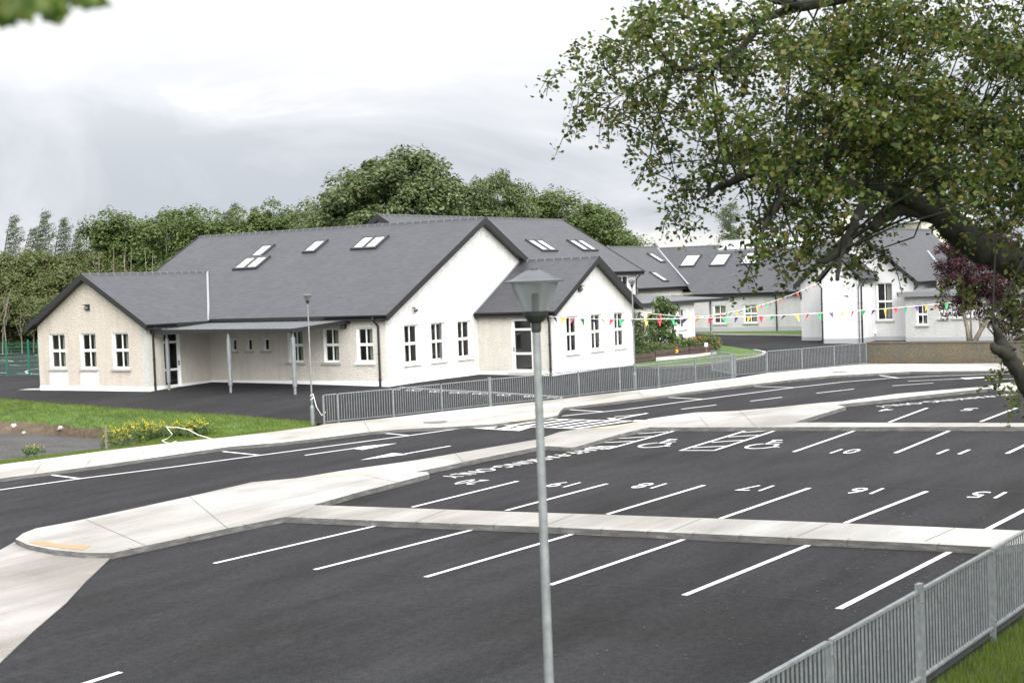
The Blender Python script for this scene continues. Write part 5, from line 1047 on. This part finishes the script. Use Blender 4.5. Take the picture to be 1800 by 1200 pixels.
# surface sampling of the grass bank
def bank_blades(bands, n, h, wv):
    Pts = []
    for r0, r1, c0, c1 in bands:
        for r_ in range(r0, r1):
            for c_ in range(c0, c1):
                q = PG[r_][c_], PG[r_][c_+1], PG[r_+1][c_+1], PG[r_+1][c_]; ar = np.linalg.norm(np.cross(q[1]-q[0], q[3]-q[0])); m_ = int(n*ar); u, v = rs.rand(m_, 1), rs.rand(m_, 1)
                Pts.append(q[0]*(1-u)*(1-v)+q[1]*u*(1-v)+q[2]*u*v+q[3]*(1-u)*v)
    P = np.concatenate(Pts); n = len(P); t_ = rs.rand(n)*6.283; hh = h*(.4+.9*rs.rand(n)); l2_ = rs.rand(n)*6.283; le = hh*.5
    A = P+np.c_[-np.cos(t_)*wv, -np.sin(t_)*wv, t_*0-.03]; B = P+np.c_[np.cos(t_)*wv, np.sin(t_)*wv, t_*0-.03]; C_ = P+np.c_[np.cos(l2_)*le, np.sin(l2_)*le, hh]
    return np.stack([A, B, C_], 1).reshape(-1, 3)
V = bank_blades([(0, 2, 0, 9), (2, 5, 5, 9), (4, 5, 0, 5)], 520, .085, .014); tag(fastmesh('grass', V, np.arange(len(V)).reshape(-1, 3), 'blade'), 'short green grass growing on the bank', kind='stuff'); print('blades', len(V)//3)
Vf, Vl = [], []
for cx_, cy_, r_, h_ in ((202, 786, .45, .8), (215, 780, .4, .9), (250, 775, .5, 1.05), (265, 772, .45, 1.0), (280, 770, .4, .9), (310, 768, .35, .75), (335, 763, .45, .8), (350, 762, .4, .7), (55, 800, .25, .55), (208, 770, .3, .8), (240, 768, .4, .95)):
    b = at(cx_, cy_, -.35 if cx_ < 290 else -.1)
    for _ in range(20):
        q = b+A3(rs.normal()*r_*.7, rs.normal()*r_*.7, 0); hh = h_*rs.uniform(.35, .72); Vl.append(leaves(q+A3(0, 0, hh*.45), (.1, .1, hh*.45), 30, .07, .1)); Vf.append(leaves(q+A3(0, 0, hh*.92), (.07, .07, hh*.12), 7 if cx_ > 100 else 2, .042, .3))
V = np.concatenate(Vl); tag(fastmesh('weeds', V, quads(V), 'garden_leaf'), 'green stalks of the yellow flowering weeds', kind='stuff'); V = np.concatenate(Vf); tag(fastmesh('wildflowers', V, quads(V), 'flower_yellow'), 'yellow rape flowers beside the gravel hollow', kind='stuff')
# ------------------------------------------------------------------ background trees
def crown_lumps(R_, n, rl, leaf, per, base=.0, top_bias=0., flat=.75, seed=1):
    """local crown: lumps spread in an ellipsoid shell, each a cloud of leaf quads"""
    global rs; rs = np.random.RandomState(seed); Vs = []; cs = []
    for i in range(n):
        th = rs.rand()*6.283; u = rs.uniform(-.75, 1); r_ = math.sqrt(max(0, 1-u*u))*rs.uniform(.55, 1.0); c_ = np.array([math.cos(th)*r_*R_[0], math.sin(th)*r_*R_[1], R_[2]*u*rs.uniform(.75, 1)]) + A3(0, 0, base)
        s_ = rl*rs.uniform(.6, 1.25); d = rs.normal(size=(per, 3)); d /= np.linalg.norm(d, axis=1, keepdims=True); d[:, 2] = np.where(d[:, 2] < -.35, -d[:, 2]*.6, d[:, 2])
        P = c_+d*(rs.rand(per, 1)**.25)*np.array([s_, s_, s_*flat]); Vs.append(leafat(P, leaf, .5, d, .6, .55)); cs.append(c_)
    return np.concatenate(Vs), cs
def tree_proto(name, label, cat, V, mname, limbs, bark='bark'):
    T = thing(name, label, cat, (0, 0, 0)); fastmesh('crown', V, quads(V), mname, T); mb = MB()
    for pts, rad in limbs: mb.tube(pts, rad, 7, bark)
    mb.build('trunk', T, smooth=True); return T
USED = {}
def put(proto, px_, Z, sc, label, rot=None, group=None, sz=None, base=None):
    p = dep(px_, 600, Z); z = H(p[0], p[1])-.1 if base is None else base
    first = proto not in USED; USED[proto] = 1
    T = proto if first else copy_tree(proto)
    T.location = (p[0], p[1], z); T.rotation_euler = (0, 0, rot if rot is not None else rnd.uniform(0, 6.28)); T.scale = (sc, sc, sz or sc); T['label'] = label
    if group: T['group'] = group
    return T
# tall broadleaf: local height ~10
def limbs_of(cs, h0, n, r0, top):
    out = [([A3(0, 0, -.5), A3(.1, .05, h0), A3(.15, -.1, top*.55), A3(0, 0, top*.9)], [r0, r0*.8, r0*.45, .03])]
    for k in range(min(n, len(cs))): c_ = cs[k]; b = A3(.1, 0, h0+(k/n)*(top*.35)); m_ = (b+c_)/2+A3(0, 0, -.3); out.append(([b, m_, c_], [r0*.4, r0*.22, .03]))
    return out
V, cs = crown_lumps((7.8, 7.8, 6.4), 230, 1.5, .34, 220, 8.8, seed=11); V2, cs2 = crown_lumps((6.0, 6.0, 4.4), 60, 1.6, .34, 180, 8.8, seed=17)
SYC = tree_proto('sycamore_tree', '', 'tree', np.concatenate([V, V2]), 'leaf_sycamore', limbs_of(cs, 3, 14, .5, 13))
V, cs = crown_lumps((2.7, 2.7, 4.8), 70, .95, .27, 150, 6.2, flat=1.0, seed=3); ASH = tree_proto('ash_tree', '', 'tree', V, 'leaf_ash', limbs_of(cs, 2.4, 12, .16, 10), 'bark_pale')
V, cs = crown_lumps((2.5, 2.5, 4.5), 66, .85, .25, 150, 6.2, flat=1.1, seed=23); ASH2 = tree_proto('ash_tree', '', 'tree', V, 'leaf_ash', limbs_of(cs, 3.0, 12, .14, 9.5), 'bark_pale')
V, cs = crown_lumps((3.2, 3.2, 3.4), 85, .85, .24, 150, 3.3, flat=.9, seed=5); WIL = tree_proto('willow_bush', '', 'bush', V, 'leaf_willow', limbs_of(cs, 1.0, 12, .1, 5.5), 'bark_pale')
V, cs = crown_lumps((5.4, 4.8, 5.0), 140, 1.1, .28, 190, 7.8, flat=1.25, seed=9); BEE = tree_proto('broadleaf_tree', '', 'tree', V, 'leaf_ash', limbs_of(cs, 2.4, 12, .3, 11))
def larch(seed, h, wind, droop=.15, dens_=1., mname='leaf_larch', br=1.9):
    global rs; rs = np.random.RandomState(seed); mb = MB(); Vs = []; top = A3(wind*.9, 0, h)
    tp = lambda z: A3(wind*.9*(z/h)**2.5, 0, z); limbs = [([tp(h*k/8) for k in range(9)], [.16*(1-k/8.6) for k in range(9)])]
    z = h*.1
    while z < h*.985:
        f = z/h; L_ = br*(1-f)**.55*rs.uniform(.6, 1.2)+.15
        for k in range(int(rs.randint(4, 6))):
            a = rs.rand()*6.283; d = A3(math.cos(a)+wind*.75, math.sin(a), 0); d /= np.linalg.norm(d); b = tp(z); e_ = b+d*L_+A3(wind*.3*L_, 0, L_*rs.uniform(-.15, .25)+wind*.22*L_); m_ = (b+e_)/2-A3(0, 0, droop*L_); limbs.append(([b, m_, e_], [.03, .018, .006]))
            n = int(55*L_*dens_)+8; t_ = rs.rand(n, 1)**.8; P = b*(1-t_)**2+2*m_*t_*(1-t_)+e_*t_**2 + rs.normal(size=(n, 3))*.09*(1.2+L_*.3); P[:, 2] -= rs.rand(n)*.22; Vs.append(leafat(P, .19, .1, None, .28))
        z += h*.032
    return np.concatenate(Vs), limbs
V, lb = larch(2, 12, 1.9, br=2.4, dens_=.8); LAR = tree_proto('larch_tree', '', 'tree', V, 'leaf_larch', lb); V, lb = larch(8, 12, 1.6, dens_=.75, br=2.3); LAR2 = tree_proto('larch_tree', '', 'tree', V, 'leaf_larch', lb)
V, lb = larch(4, 12, .1, .05, 1.4, br=3.6); SPR = tree_proto('spruce_tree', '', 'tree', V, 'leaf_spruce', lb)
YW = math.atan2(RT0[1], RT0[0])    # wind blows towards the right of the view
def topz(px_, py_, Z): return dep(px_, py_, Z)[2]-.7
put(SYC, 704, 112, .86, 'large domed dark green sycamore rising behind the main slate roof', 2.4, sz=topz(704, 258, 112)/15.8)
put(SYC, 622, 116, .6, 'lower sycamore shoulder spreading left of the tallest domed tree', 1.0, sz=topz(618, 335, 116)/15.8)
put(SYC, 884, 114, .47, 'smaller dark sycamore standing right of the tallest domed tree', 4.0, sz=topz(884, 296, 114)/15.8)
put(SYC, 560, 121, .45, 'rounded dark tree just left of the sycamores above the slate ridge', 5.0, sz=topz(560, 372, 121)/15.8)
put(BEE, 985, 120, 1.05, 'mid green bushy tree rising behind the rear roof', 1.0, sz=topz(985, 338, 120)/12.9)
put(BEE, 1045, 124, .92, 'pointed green tree at the right edge of the tree mass', 3.0, sz=topz(1050, 365, 124)/12.9)
put(BEE, 925, 122, .8, 'green tree between the dark sycamore and the bushy tree', 5.0, sz=topz(930, 352, 122)/12.9)
put(BEE, 1100, 130, .42, 'small round green tree at the far right foot of the tree mass', .5, sz=topz(1100, 408, 130)/12.9)
put(SPR, 1290, 135, .95, 'pale green spruce rising behind the long low wing', 0, sz=topz(1292, 353, 135)/12)
put(BEE, 1590, 160, .7, 'distant round tree seen under the big branch beside the cream house', 2, sz=topz(1590, 393, 160)/12.9)
lx = [(5, 372), (32, 396), (62, 365), (92, 380), (118, 402), (147, 385), (168, 402), (225, 388), (272, 368), (372, 368), (392, 352), (425, 362), (455, 372), (505, 372)]
side = ['leftmost', 'second from the left', 'third from the left', 'fourth from the left', 'fifth from the left', 'sixth from the left', 'seventh from the left', 'eighth from the left', 'ninth from the left', 'tenth from the left', 'eleventh from the left', 'twelfth from the left', 'second from the right', 'rightmost']
for i, (x, y) in enumerate(lx):
    Z = 142+rnd.uniform(-3, 5); put(LAR if i % 2 else LAR2, x, Z, 1.0, 'windblown larch bending to the right, %s of the larches on the skyline' % side[i], YW+rnd.uniform(-.3, .3), 'windblown larches along the skyline', sz=topz(x, y, Z)/12)
ax = [(190, 376), (212, 372), (243, 385), (262, 378), (300, 376), (325, 362), (345, 372), (362, 374), (398, 378), (418, 382), (440, 375), (468, 365), (490, 360), (515, 368), (538, 362), (590, 370)]
for i, (x, y) in enumerate(ax):
    Z = 133+rnd.uniform(-3, 6); put((ASH, ASH2)[i % 2], x, Z, .95+rnd.uniform(-.1, .25), 'slender green ash tree with pale stem, %s from the left behind the left wing' % ['first', 'second', 'third', 'fourth', 'fifth', 'sixth', 'seventh', 'eighth', 'ninth', 'tenth', 'eleventh', 'twelfth', 'thirteenth', 'fourteenth', 'fifteenth', 'sixteenth'][i], group='ash trees behind the left wing', sz=topz(x, y, Z)/10.9)
wx = [(-30, 450), (15, 444), (52, 440), (88, 444), (118, 448), (150, 444), (180, 446), (215, 456), (250, 466), (-10, 470), (35, 480), (80, 478), (125, 470), (165, 476), (205, 486), (240, 480), (285, 470), (320, 468), (-25, 510), (20, 515), (60, 520), (100, 516), (140, 520)]
for i, (x, y) in enumerate(wx):
    Z = (134 if i < 9 else 128 if i < 18 else 124)+rnd.uniform(-2, 2); put(WIL, x, Z, rnd.uniform(.85, 1.1)*(1.05 if i < 9 else .95), 'rounded willow thicket bush beside the games court', group='willow thicket bushes by the games court', sz=topz(x, y, Z)/6.9)
for i, x in enumerate((-150, -100, 60, 180, 400, 480, 640, 760, 860)): put(WIL, x, 150, 1.5, 'rounded willow thicket bush beside the games court', group='willow thicket bushes by the games court', sz=1.2)
# bare stems at the edge of the wood
for i, (x, y) in enumerate(((3, 520), (12, 505), (38, 560), (58, 545), (182, 440), (205, 435), (225, 428), (238, 440), (262, 436), (272, 440))):
    Z = 121.5; p = dep(x, 600, Z); mb = MB(); h = topz(x, y, Z); z = H(p[0], p[1]); T = []
    mb.tube([A3(p[0], p[1], z-.2), A3(p[0]+rnd.uniform(-.3, .3), p[1], z+h*.5), A3(p[0]+rnd.uniform(-.6, .6), p[1]+rnd.uniform(-.6, .6), z+h)], [.06, .045, .015], 6, 'bark_pale')
    for k in range(4): f = rnd.uniform(.3, .7); mb.tube([A3(p[0], p[1], z+h*f), A3(p[0]+rnd.uniform(-1, 1), p[1]+rnd.uniform(-1, 1), z+h*f+1.8)], [.035, .01], 5, 'bark_pale')
    tag(mb.build('sapling', org=(p[0], p[1], z)), 'bare pale sapling stem at the dark edge of the wood', 'sapling', 'bare saplings at the wood edge')
# ------------------------------------------------------------------ purple plum tree behind the garden wall
rs = np.random.RandomState(44)
pz = 78.; base = dep(1710, 604, pz); base[2] = .45; PT = thing('plum_tree', 'purple leaved plum tree with forked trunk behind the garden wall', 'tree', tuple(base)); mb = MB()
PX = lambda x, y, dz=0: dep(x, y, pz+dz)
for pts, rad in (([(1704, 603), (1700, 575), (1692, 545), (1695, 510), (1690, 470), (1700, 430)], [.13, .11, .09, .07, .05, .02]), ([(1712, 603), (1724, 580), (1745, 552), (1752, 525), (1770, 490), (1765, 450)], [.15, .12, .1, .07, .05, .02]), ([(1708, 600), (1706, 560), (1708, 520), (1715, 470), (1722, 430)], [.06, .05, .045, .04, .02]), ([(1724, 580), (1722, 565), (1735, 545)], [.07, .06, .03])):
    mb.tube([PX(*p, rs.uniform(-.4, .4) if i > 1 else 0) for i, p in enumerate(pts)], rad, 8, 'bark_pale')
Vs = []
for cx_, cy_, rx, ry, n in ((1700, 440, 40, 45, 2400), (1670, 480, 28, 34, 1500), (1715, 500, 50, 40, 2400), (1740, 420, 45, 40, 2000), (1762, 470, 45, 50, 2400), (1690, 530, 38, 30, 1300), (1745, 560, 30, 25, 700), (1790, 540, 35, 60, 1600), (1665, 545, 14, 14, 200), (1720, 460, 60, 60, 1500), (1740, 525, 45, 30, 1500), (1785, 590, 35, 40, 1300), (1765, 545, 30, 30, 900), (1675, 440, 30, 30, 900)):
    k = pz/FPX; cc = PX(cx_, cy_, rs.uniform(-.6, .6)); nb = n//55
    for _ in range(nb):
        d = rs.normal(size=3); d /= np.linalg.norm(d); c2 = cc+(RT*d[0]*rx*k+UP*d[1]*ry*k+FWD*d[2]*1.2)*rs.rand()**.4; Vs.append(leaves(c2, (.34, .34, .26), 80, .125, .2))
        if rs.rand() < .5: mb.tube([cc+(c2-cc)*.2, c2], [.018, .006], 4, 'bark_pale')
mb.build('trunk', PT, smooth=True); V = np.concatenate(Vs); fastmesh('crown', V, quads(V), 'leaf_plum', PT)
# ------------------------------------------------------------------ big tree in the foreground
rs = np.random.RandomState(99)
FB = dep(2230, 900, 16.5); FB[2] = H(FB[0], FB[1])-.2
FT = thing('beech_tree', 'huge overhanging tree whose mossy limbs and dark green leaves fill the upper right', 'tree', tuple(FB))
BR = []    # branch polylines: (points, radii)
def br(P, r_): BR.append(([dep(*p) for p in P], r_))
top = dep(2180, -400, 16.5)
BR.append(([FB, FB+A3(.1, .1, 2.5), dep(2190, 500, 16.5), dep(2170, 200, 16.5), top], [.55, .42, .38, .32, .2]))
br([(2190, 560, 16.5), (2050, 545, 16.3), (1920, 500, 16), (1840, 484, 15.8), (1790, 468, 15.7), (1740, 440, 15.6), (1700, 418, 15.5), (1668, 393, 15.4), (1640, 374, 15.3), (1610, 366, 15.2), (1580, 368, 15.1), (1556, 376, 15), (1540, 392, 14.9), (1530, 399, 14.85)], [.34, .25, .18, .165, .16, .16, .155, .15, .135, .11, .09, .075, .06, .045])
br([(1658, 378, 15.35), (1655, 350, 15.4), (1648, 318, 15.5), (1640, 270, 15.6), (1620, 210, 15.8), (1560, 150, 16)], [.085, .07, .06, .05, .035, .015])
br([(1640, 374, 15.3), (1600, 350, 15), (1550, 330, 14.8), (1500, 325, 14.6), (1450, 310, 14.5), (1390, 290, 14.6)], [.09, .08, .065, .05, .035, .015])
br([(1540, 330, 14.8), (1515, 365, 14.6), (1500, 400, 14.4), (1482, 430, 14.3), (1462, 455, 14.2), (1436, 461, 14.2)], [.06, .05, .045, .045, .04, .02])
br([(1500, 400, 14.4), (1490, 430, 14.2), (1476, 455, 14.1), (1472, 492, 14.0)], [.028, .026, .024, .02])
br([(2170, 20, 16.5), (1980, -90, 16.5), (1800, -80, 16.4), (1650, -55, 16.3), (1500, -12, 16.2), (1420, 8, 16.1), (1370, 22, 16), (1335, 38, 15.9), (1323, 62, 15.8), (1300, 88, 15.7), (1270, 108, 15.6), (1240, 122, 15.6), (1200, 122, 15.6), (1150, 130, 15.7), (1095, 165, 15.8)], [.26, .2, .16, .12, .085, .065, .05, .04, .038, .035, .032, .028, .02, .014, .006])
br([(1420, 8, 16.1), (1370, 0, 15.8), (1330, -12, 15.5)], [.06, .05, .03])
br([(1340, 38, 15.9), (1290, 38, 16), (1250, 42, 16.1), (1210, 32, 16.2), (1180, 12, 16.2)], [.035, .03, .026, .02, .01])
br([(1323, 62, 15.8), (1262, 80, 16.2), (1230, 100, 16.4)], [.03, .025, .01])
br([(1560, 250, 15.5), (1450, 270, 15.2), (1380, 290, 15), (1330, 304, 14.9), (1305, 312, 14.8), (1275, 322, 14.8), (1255, 334, 14.8), (1243, 345, 14.7)], [.08, .06, .045, .035, .035, .032, .028, .02])
br([(1305, 315, 14.8), (1270, 330, 14.9), (1230, 333, 15), (1190, 335, 15)], [.02, .016, .012, .005])
br([(1390, 290, 14.6), (1370, 350, 14.4), (1345, 395, 14.2), (1325, 450, 14), (1308, 495, 14)], [.04, .03, .02, .01, .006])
br([(1180, 130, 15.7), (1165, 190, 15.6), (1150, 230, 15.6), (1140, 300, 15.6)], [.014, .012, .01, .005])
br([(2100, 300, 16.4), (1950, 260, 16), (1800, 240, 15.6), (1680, 200, 15.4), (1560, 160, 15.4), (1450, 130, 15.6)], [.2, .15, .11, .08, .05, .02])
# broken limb low at the right
FBR = [(2190, 1000, 14.8), (2000, 860, 14.5), (1880, 740, 14.3), (1830, 695, 14.2), (1798, 668, 14.1), (1780, 640, 14.05), (1770, 618, 14), (1760, 600, 14), (1752, 582, 13.98), (1745, 568, 13.95)]
br(FBR, [.4, .25, .14, .10, .085, .075, .07, .055, .035, .01]); br([(1775, 628, 14.05), (1765, 622, 13.95), (1752, 614, 13.8), (1744, 607, 13.75)], [.06, .058, .045, .025]); br([(1768, 622, 14), (1755, 618, 13.9), (1743, 620, 13.8)], [.03, .018, .004])
br([(1752, 585, 13.98), (1748, 575, 13.95), (1741, 574, 13.95)], [.03, .015, .004])
mb = MB()
def smooth_poly(P, r_, k=3):
    P = np.array(P); n = len(P); o, q = [], []
    for i in range(n-1):
        p0, p1, p2, p3 = P[max(i-1, 0)], P[i], P[i+1], P[min(i+2, n-1)]
        for j in range(k): t_ = j/k; o.append(.5*((2*p1)+(-p0+p2)*t_+(2*p0-5*p1+4*p2-p3)*t_**2+(-p0+3*p1-3*p2+p3)*t_**3)); q.append(r_[i]*(1-t_)+r_[i+1]*t_)
    o.append(P[-1]); q.append(r_[-1]); return o, q
nodes = []
for P, r_ in BR:
    o_, q_ = smooth_poly(P, r_); o_ = [p+rs.normal(size=3)*min(.025, q_[i]*.18) if 0 < i < len(o_)-1 else p for i, p in enumerate(o_)]
    mb.tube(o_, q_, 9, 'bark_dark', jit=.16); nodes += [np.r_[p, q] for p, q in zip(o_, q_)]
mb.build('trunk', FT, smooth=True)
nodes = np.array(nodes)
# foliage volumes: centre pixel, pixel radii, weight, depth
EL = [(1130, 55, 75, 60, .8), (1075, 130, 62, 50, .55), (1045, 165, 42, 40, .35), (1200, 45, 90, 55, 1), (1180, 120, 85, 45, .8), (1110, 190, 55, 30, .35), (1065, 205, 22, 26, .16), (1150, 175, 30, 40, .25), (1290, 45, 80, 55, .9), (1270, 130, 70, 40, .7), (1225, 215, 62, 55, .7), (1180, 270, 45, 55, .45), (1170, 345, 22, 42, .2), (1290, 215, 60, 60, .8), (1280, 280, 60, 35, .55), (1225, 300, 50, 40, .45), (1200, 355, 30, 26, .2),
      (1370, 120, 70, 90, .75), (1360, 240, 80, 70, 1.2), (1450, 60, 100, 70, 1.2), (1450, 180, 90, 90, 1.2), (1420, 310, 95, 60, 1.3), (1360, 370, 40, 50, .5), (1400, 400, 60, 45, .75), (1370, 420, 35, 25, .22), (1450, 390, 60, 50, .8), (1480, 430, 50, 30, .45), (1510, 440, 25, 26, .16), (1545, 415, 24, 40, .2), (1560, 60, 120, 80, 1.6), (1560, 190, 120, 90, 1.8), (1520, 290, 110, 60, 1.5), (1545, 335, 50, 24, .4), (1690, 60, 120, 80, 1.7), (1690, 190, 120, 90, 1.7), (1640, 290, 90, 60, 1.2), (1740, 290, 90, 60, 1.3),
      (1810, 80, 80, 110, 1.1), (1810, 240, 70, 100, 1.1), (1800, 350, 60, 60, .8), (1750, 360, 70, 36, .5), (1790, 425, 55, 30, .45), (1805, 520, 30, 70, .4), (1750, 505, 40, 16, .12), (1690, 515, 26, 12, .08), (1795, 610, 24, 40, .22), (1310, 480, 16, 30, .07), (1330, 445, 20, 14, .06), (1165, 20, 120, 30, .5), (1780, 660, 22, 50, .12), (1755, 660, 20, 20, .05), (1785, 700, 14, 30, .08), (1655, 395, 0, 0, 0), (1690, 330, 60, 30, .4), (1600, 300, 60, 30, .4), (1350, -150, 200, 100, 1.3), (1600, -170, 220, 120, 2.0), (1850, -140, 200, 140, 1.8), (2000, 120, 100, 250, 1.2), (2120, -40, 200, 230, 1.6), (2300, -250, 260, 200, 1.6), (2200, 300, 180, 120, 1.0), (2400, 60, 220, 240, 1.4), (1900, 200, 90, 250, 1.0), (1880, 450, 60, 80, .5)]  # volumes above and beside the frame: unseen foliage, partly added to shade the crown
Vs = []; tw = MB(); ncl = 0
for cx_, cy_, rx, ry, w in EL:
    n = int(w*(44 if cx_ < 1345 else 46 if cy_ > 360 else 66 if cy_ > 300 else 92)); GS = 9 if w > .3 else 4
    for q_i in range(n):
        if q_i % GS == 0:
            while True:
                d = rs.uniform(-1, 1, 3)
                if d@d <= 1: break
            Z = (17.4+d[2]*1.2) if 1540 < cx_ < 1730 and cy_ > 280 else 15.4+d[2]*(1.0+rx/60.); c0_ = dep(cx_+d[0]*rx*.84, cy_+d[1]*ry*.82-6, Z); sa = rs.rand()*6.283; sdir = A3(math.cos(sa), math.sin(sa), -.35); sprd = min(.5, .16+rx/130.)
        t_ = rs.rand(); side_ = np.array([-sdir[1], sdir[0], 0]); c_ = c0_+sdir*sprd*(t_-.5)*1.7+side_*rs.uniform(-1, 1)*sprd*.55*(1.1-t_*.5)+A3(0, 0, rs.normal()*.05-.16*t_*t_); ncl += 1
        k = np.argmin(((nodes[:, :3]-c_)**2).sum(1)); nb = nodes[k, :3]; dist = np.linalg.norm(nb-c_)
        # sprig: a drooping twig with leaves in two ranks
        dr = rs.normal(size=3); dr[2] = -abs(dr[2])*.4-.15; 
        if dist > .2: dr += (c_-nb)/dist*.9
        dr /= np.linalg.norm(dr); Lt = rs.uniform(.2, .42); nl_ = int(rs.randint(15, 24)); t_ = np.linspace(0, 1, nl_)[:, None]; sag = A3(0, 0, -1)*.12*t_**2; P = c_+dr*Lt*(t_-.4)+sag+rs.normal(size=(nl_, 3))*.045
        Vs.append(leafat(P, .060, .45, None, .72, .8))
        if rs.rand() < .4: tw.tube([c_-dr*Lt*.4, c_+dr*Lt*.25, c_+dr*Lt*.6+A3(0, 0, -.1)], [.007, .005, .003], 4, 'bark_dark')
        if dist < 1.4 and rs.rand() < .15: mdl = (nb+c_)/2+rs.normal(size=3)*.1; tw.tube([nb, mdl, c_], [min(.014, nodes[k, 3]*.6), .009, .005], 4, 'bark_dark')
V = np.concatenate(Vs); print('fore leaves', len(V)//4, ncl); fastmesh('crown', V, quads(V), 'leaf_fore', FT); tw.build('twigs', FT)
# sprig hanging close to the camera
rs = np.random.RandomState(3); NB = dep(-150, -60, 2.0); T = thing('leafy_branch', 'blurred green leaf sprig hanging close in the top left corner', 'branch', tuple(NB)); mb = MB(); mb.tube([NB, dep(-40, -25, 2.0), dep(60, -12, 2.02), dep(150, -2, 2.0)], [.006, .004, .003, .0015], 6, 'bark'); mb.build('twig', T)
def bigleaf(c_, ax_, up_, L_, w_):
    ax_ = ax_/np.linalg.norm(ax_); nn = np.cross(ax_, up_); nn /= np.linalg.norm(nn); s_ = np.cross(nn, ax_); out = []
    prof = [(0, .03), (.12, .55), (.22, .38), (.38, .95), (.5, .6), (.66, .75), (.8, .3), (1., 0)]
    return [c_+ax_*L_*a+s_*w_*b for a, b in prof], [c_+ax_*L_*a-s_*w_*b for a, b in prof], [c_+ax_*L_*a+nn*w_*.12 for a, b in prof]
mb = MB()
for x, y, dx, dy, L_, w_ in ((-20, -8, 1, .35, .055, .018), (10, -5, .6, 1, .035, .02), (40, -14, .35, 1, .045, .02), (70, -12, .6, 1, .052, .018), (95, -20, .25, 1, .05, .018), (110, -16, 1, .45, .062, .016), (60, -8, 1, .5, .05, .02), (130, -22, 1, .5, .055, .015), (-30, 5, .9, .6, .05, .02), (20, -20, 1, .6, .06, .022), (85, -25, 1, .35, .06, .018), (-10, -30, .9, .8, .06, .02)):
    c_ = dep(x, y, rs.uniform(1.9, 2.1)); a_ = RT*dx-UP*dy+FWD*rs.uniform(-.3, .3); l_, r_, m_ = bigleaf(c_, a_, UP*dx+RT*dy+FWD*rs.uniform(-.8, .8), L_*1.12, w_*1.25)
    for i in range(len(l_)-1): mb.face([l_[i], l_[i+1], m_[i+1], m_[i]], 'leaf_near'); mb.face([m_[i], m_[i+1], r_[i+1], r_[i]], 'leaf_near')
mb.build('leaves', T)

# fallen twigs and leaf litter on the tarmac near the railing
rs = np.random.RandomState(8); n = 260; x = rs.uniform(13, 27, n); y = NF(x)+.15+rs.rand(n)**2*4.5; P = np.c_[x, y, HV(x, y)+.02]; V = leafat(P, .07, 2.5, None, .3, .25); tag(fastmesh('leaf_litter', V, quads(V), 'leaf_willow'), 'dry leaves and straw scattered on the tarmac by the near railing', kind='stuff')
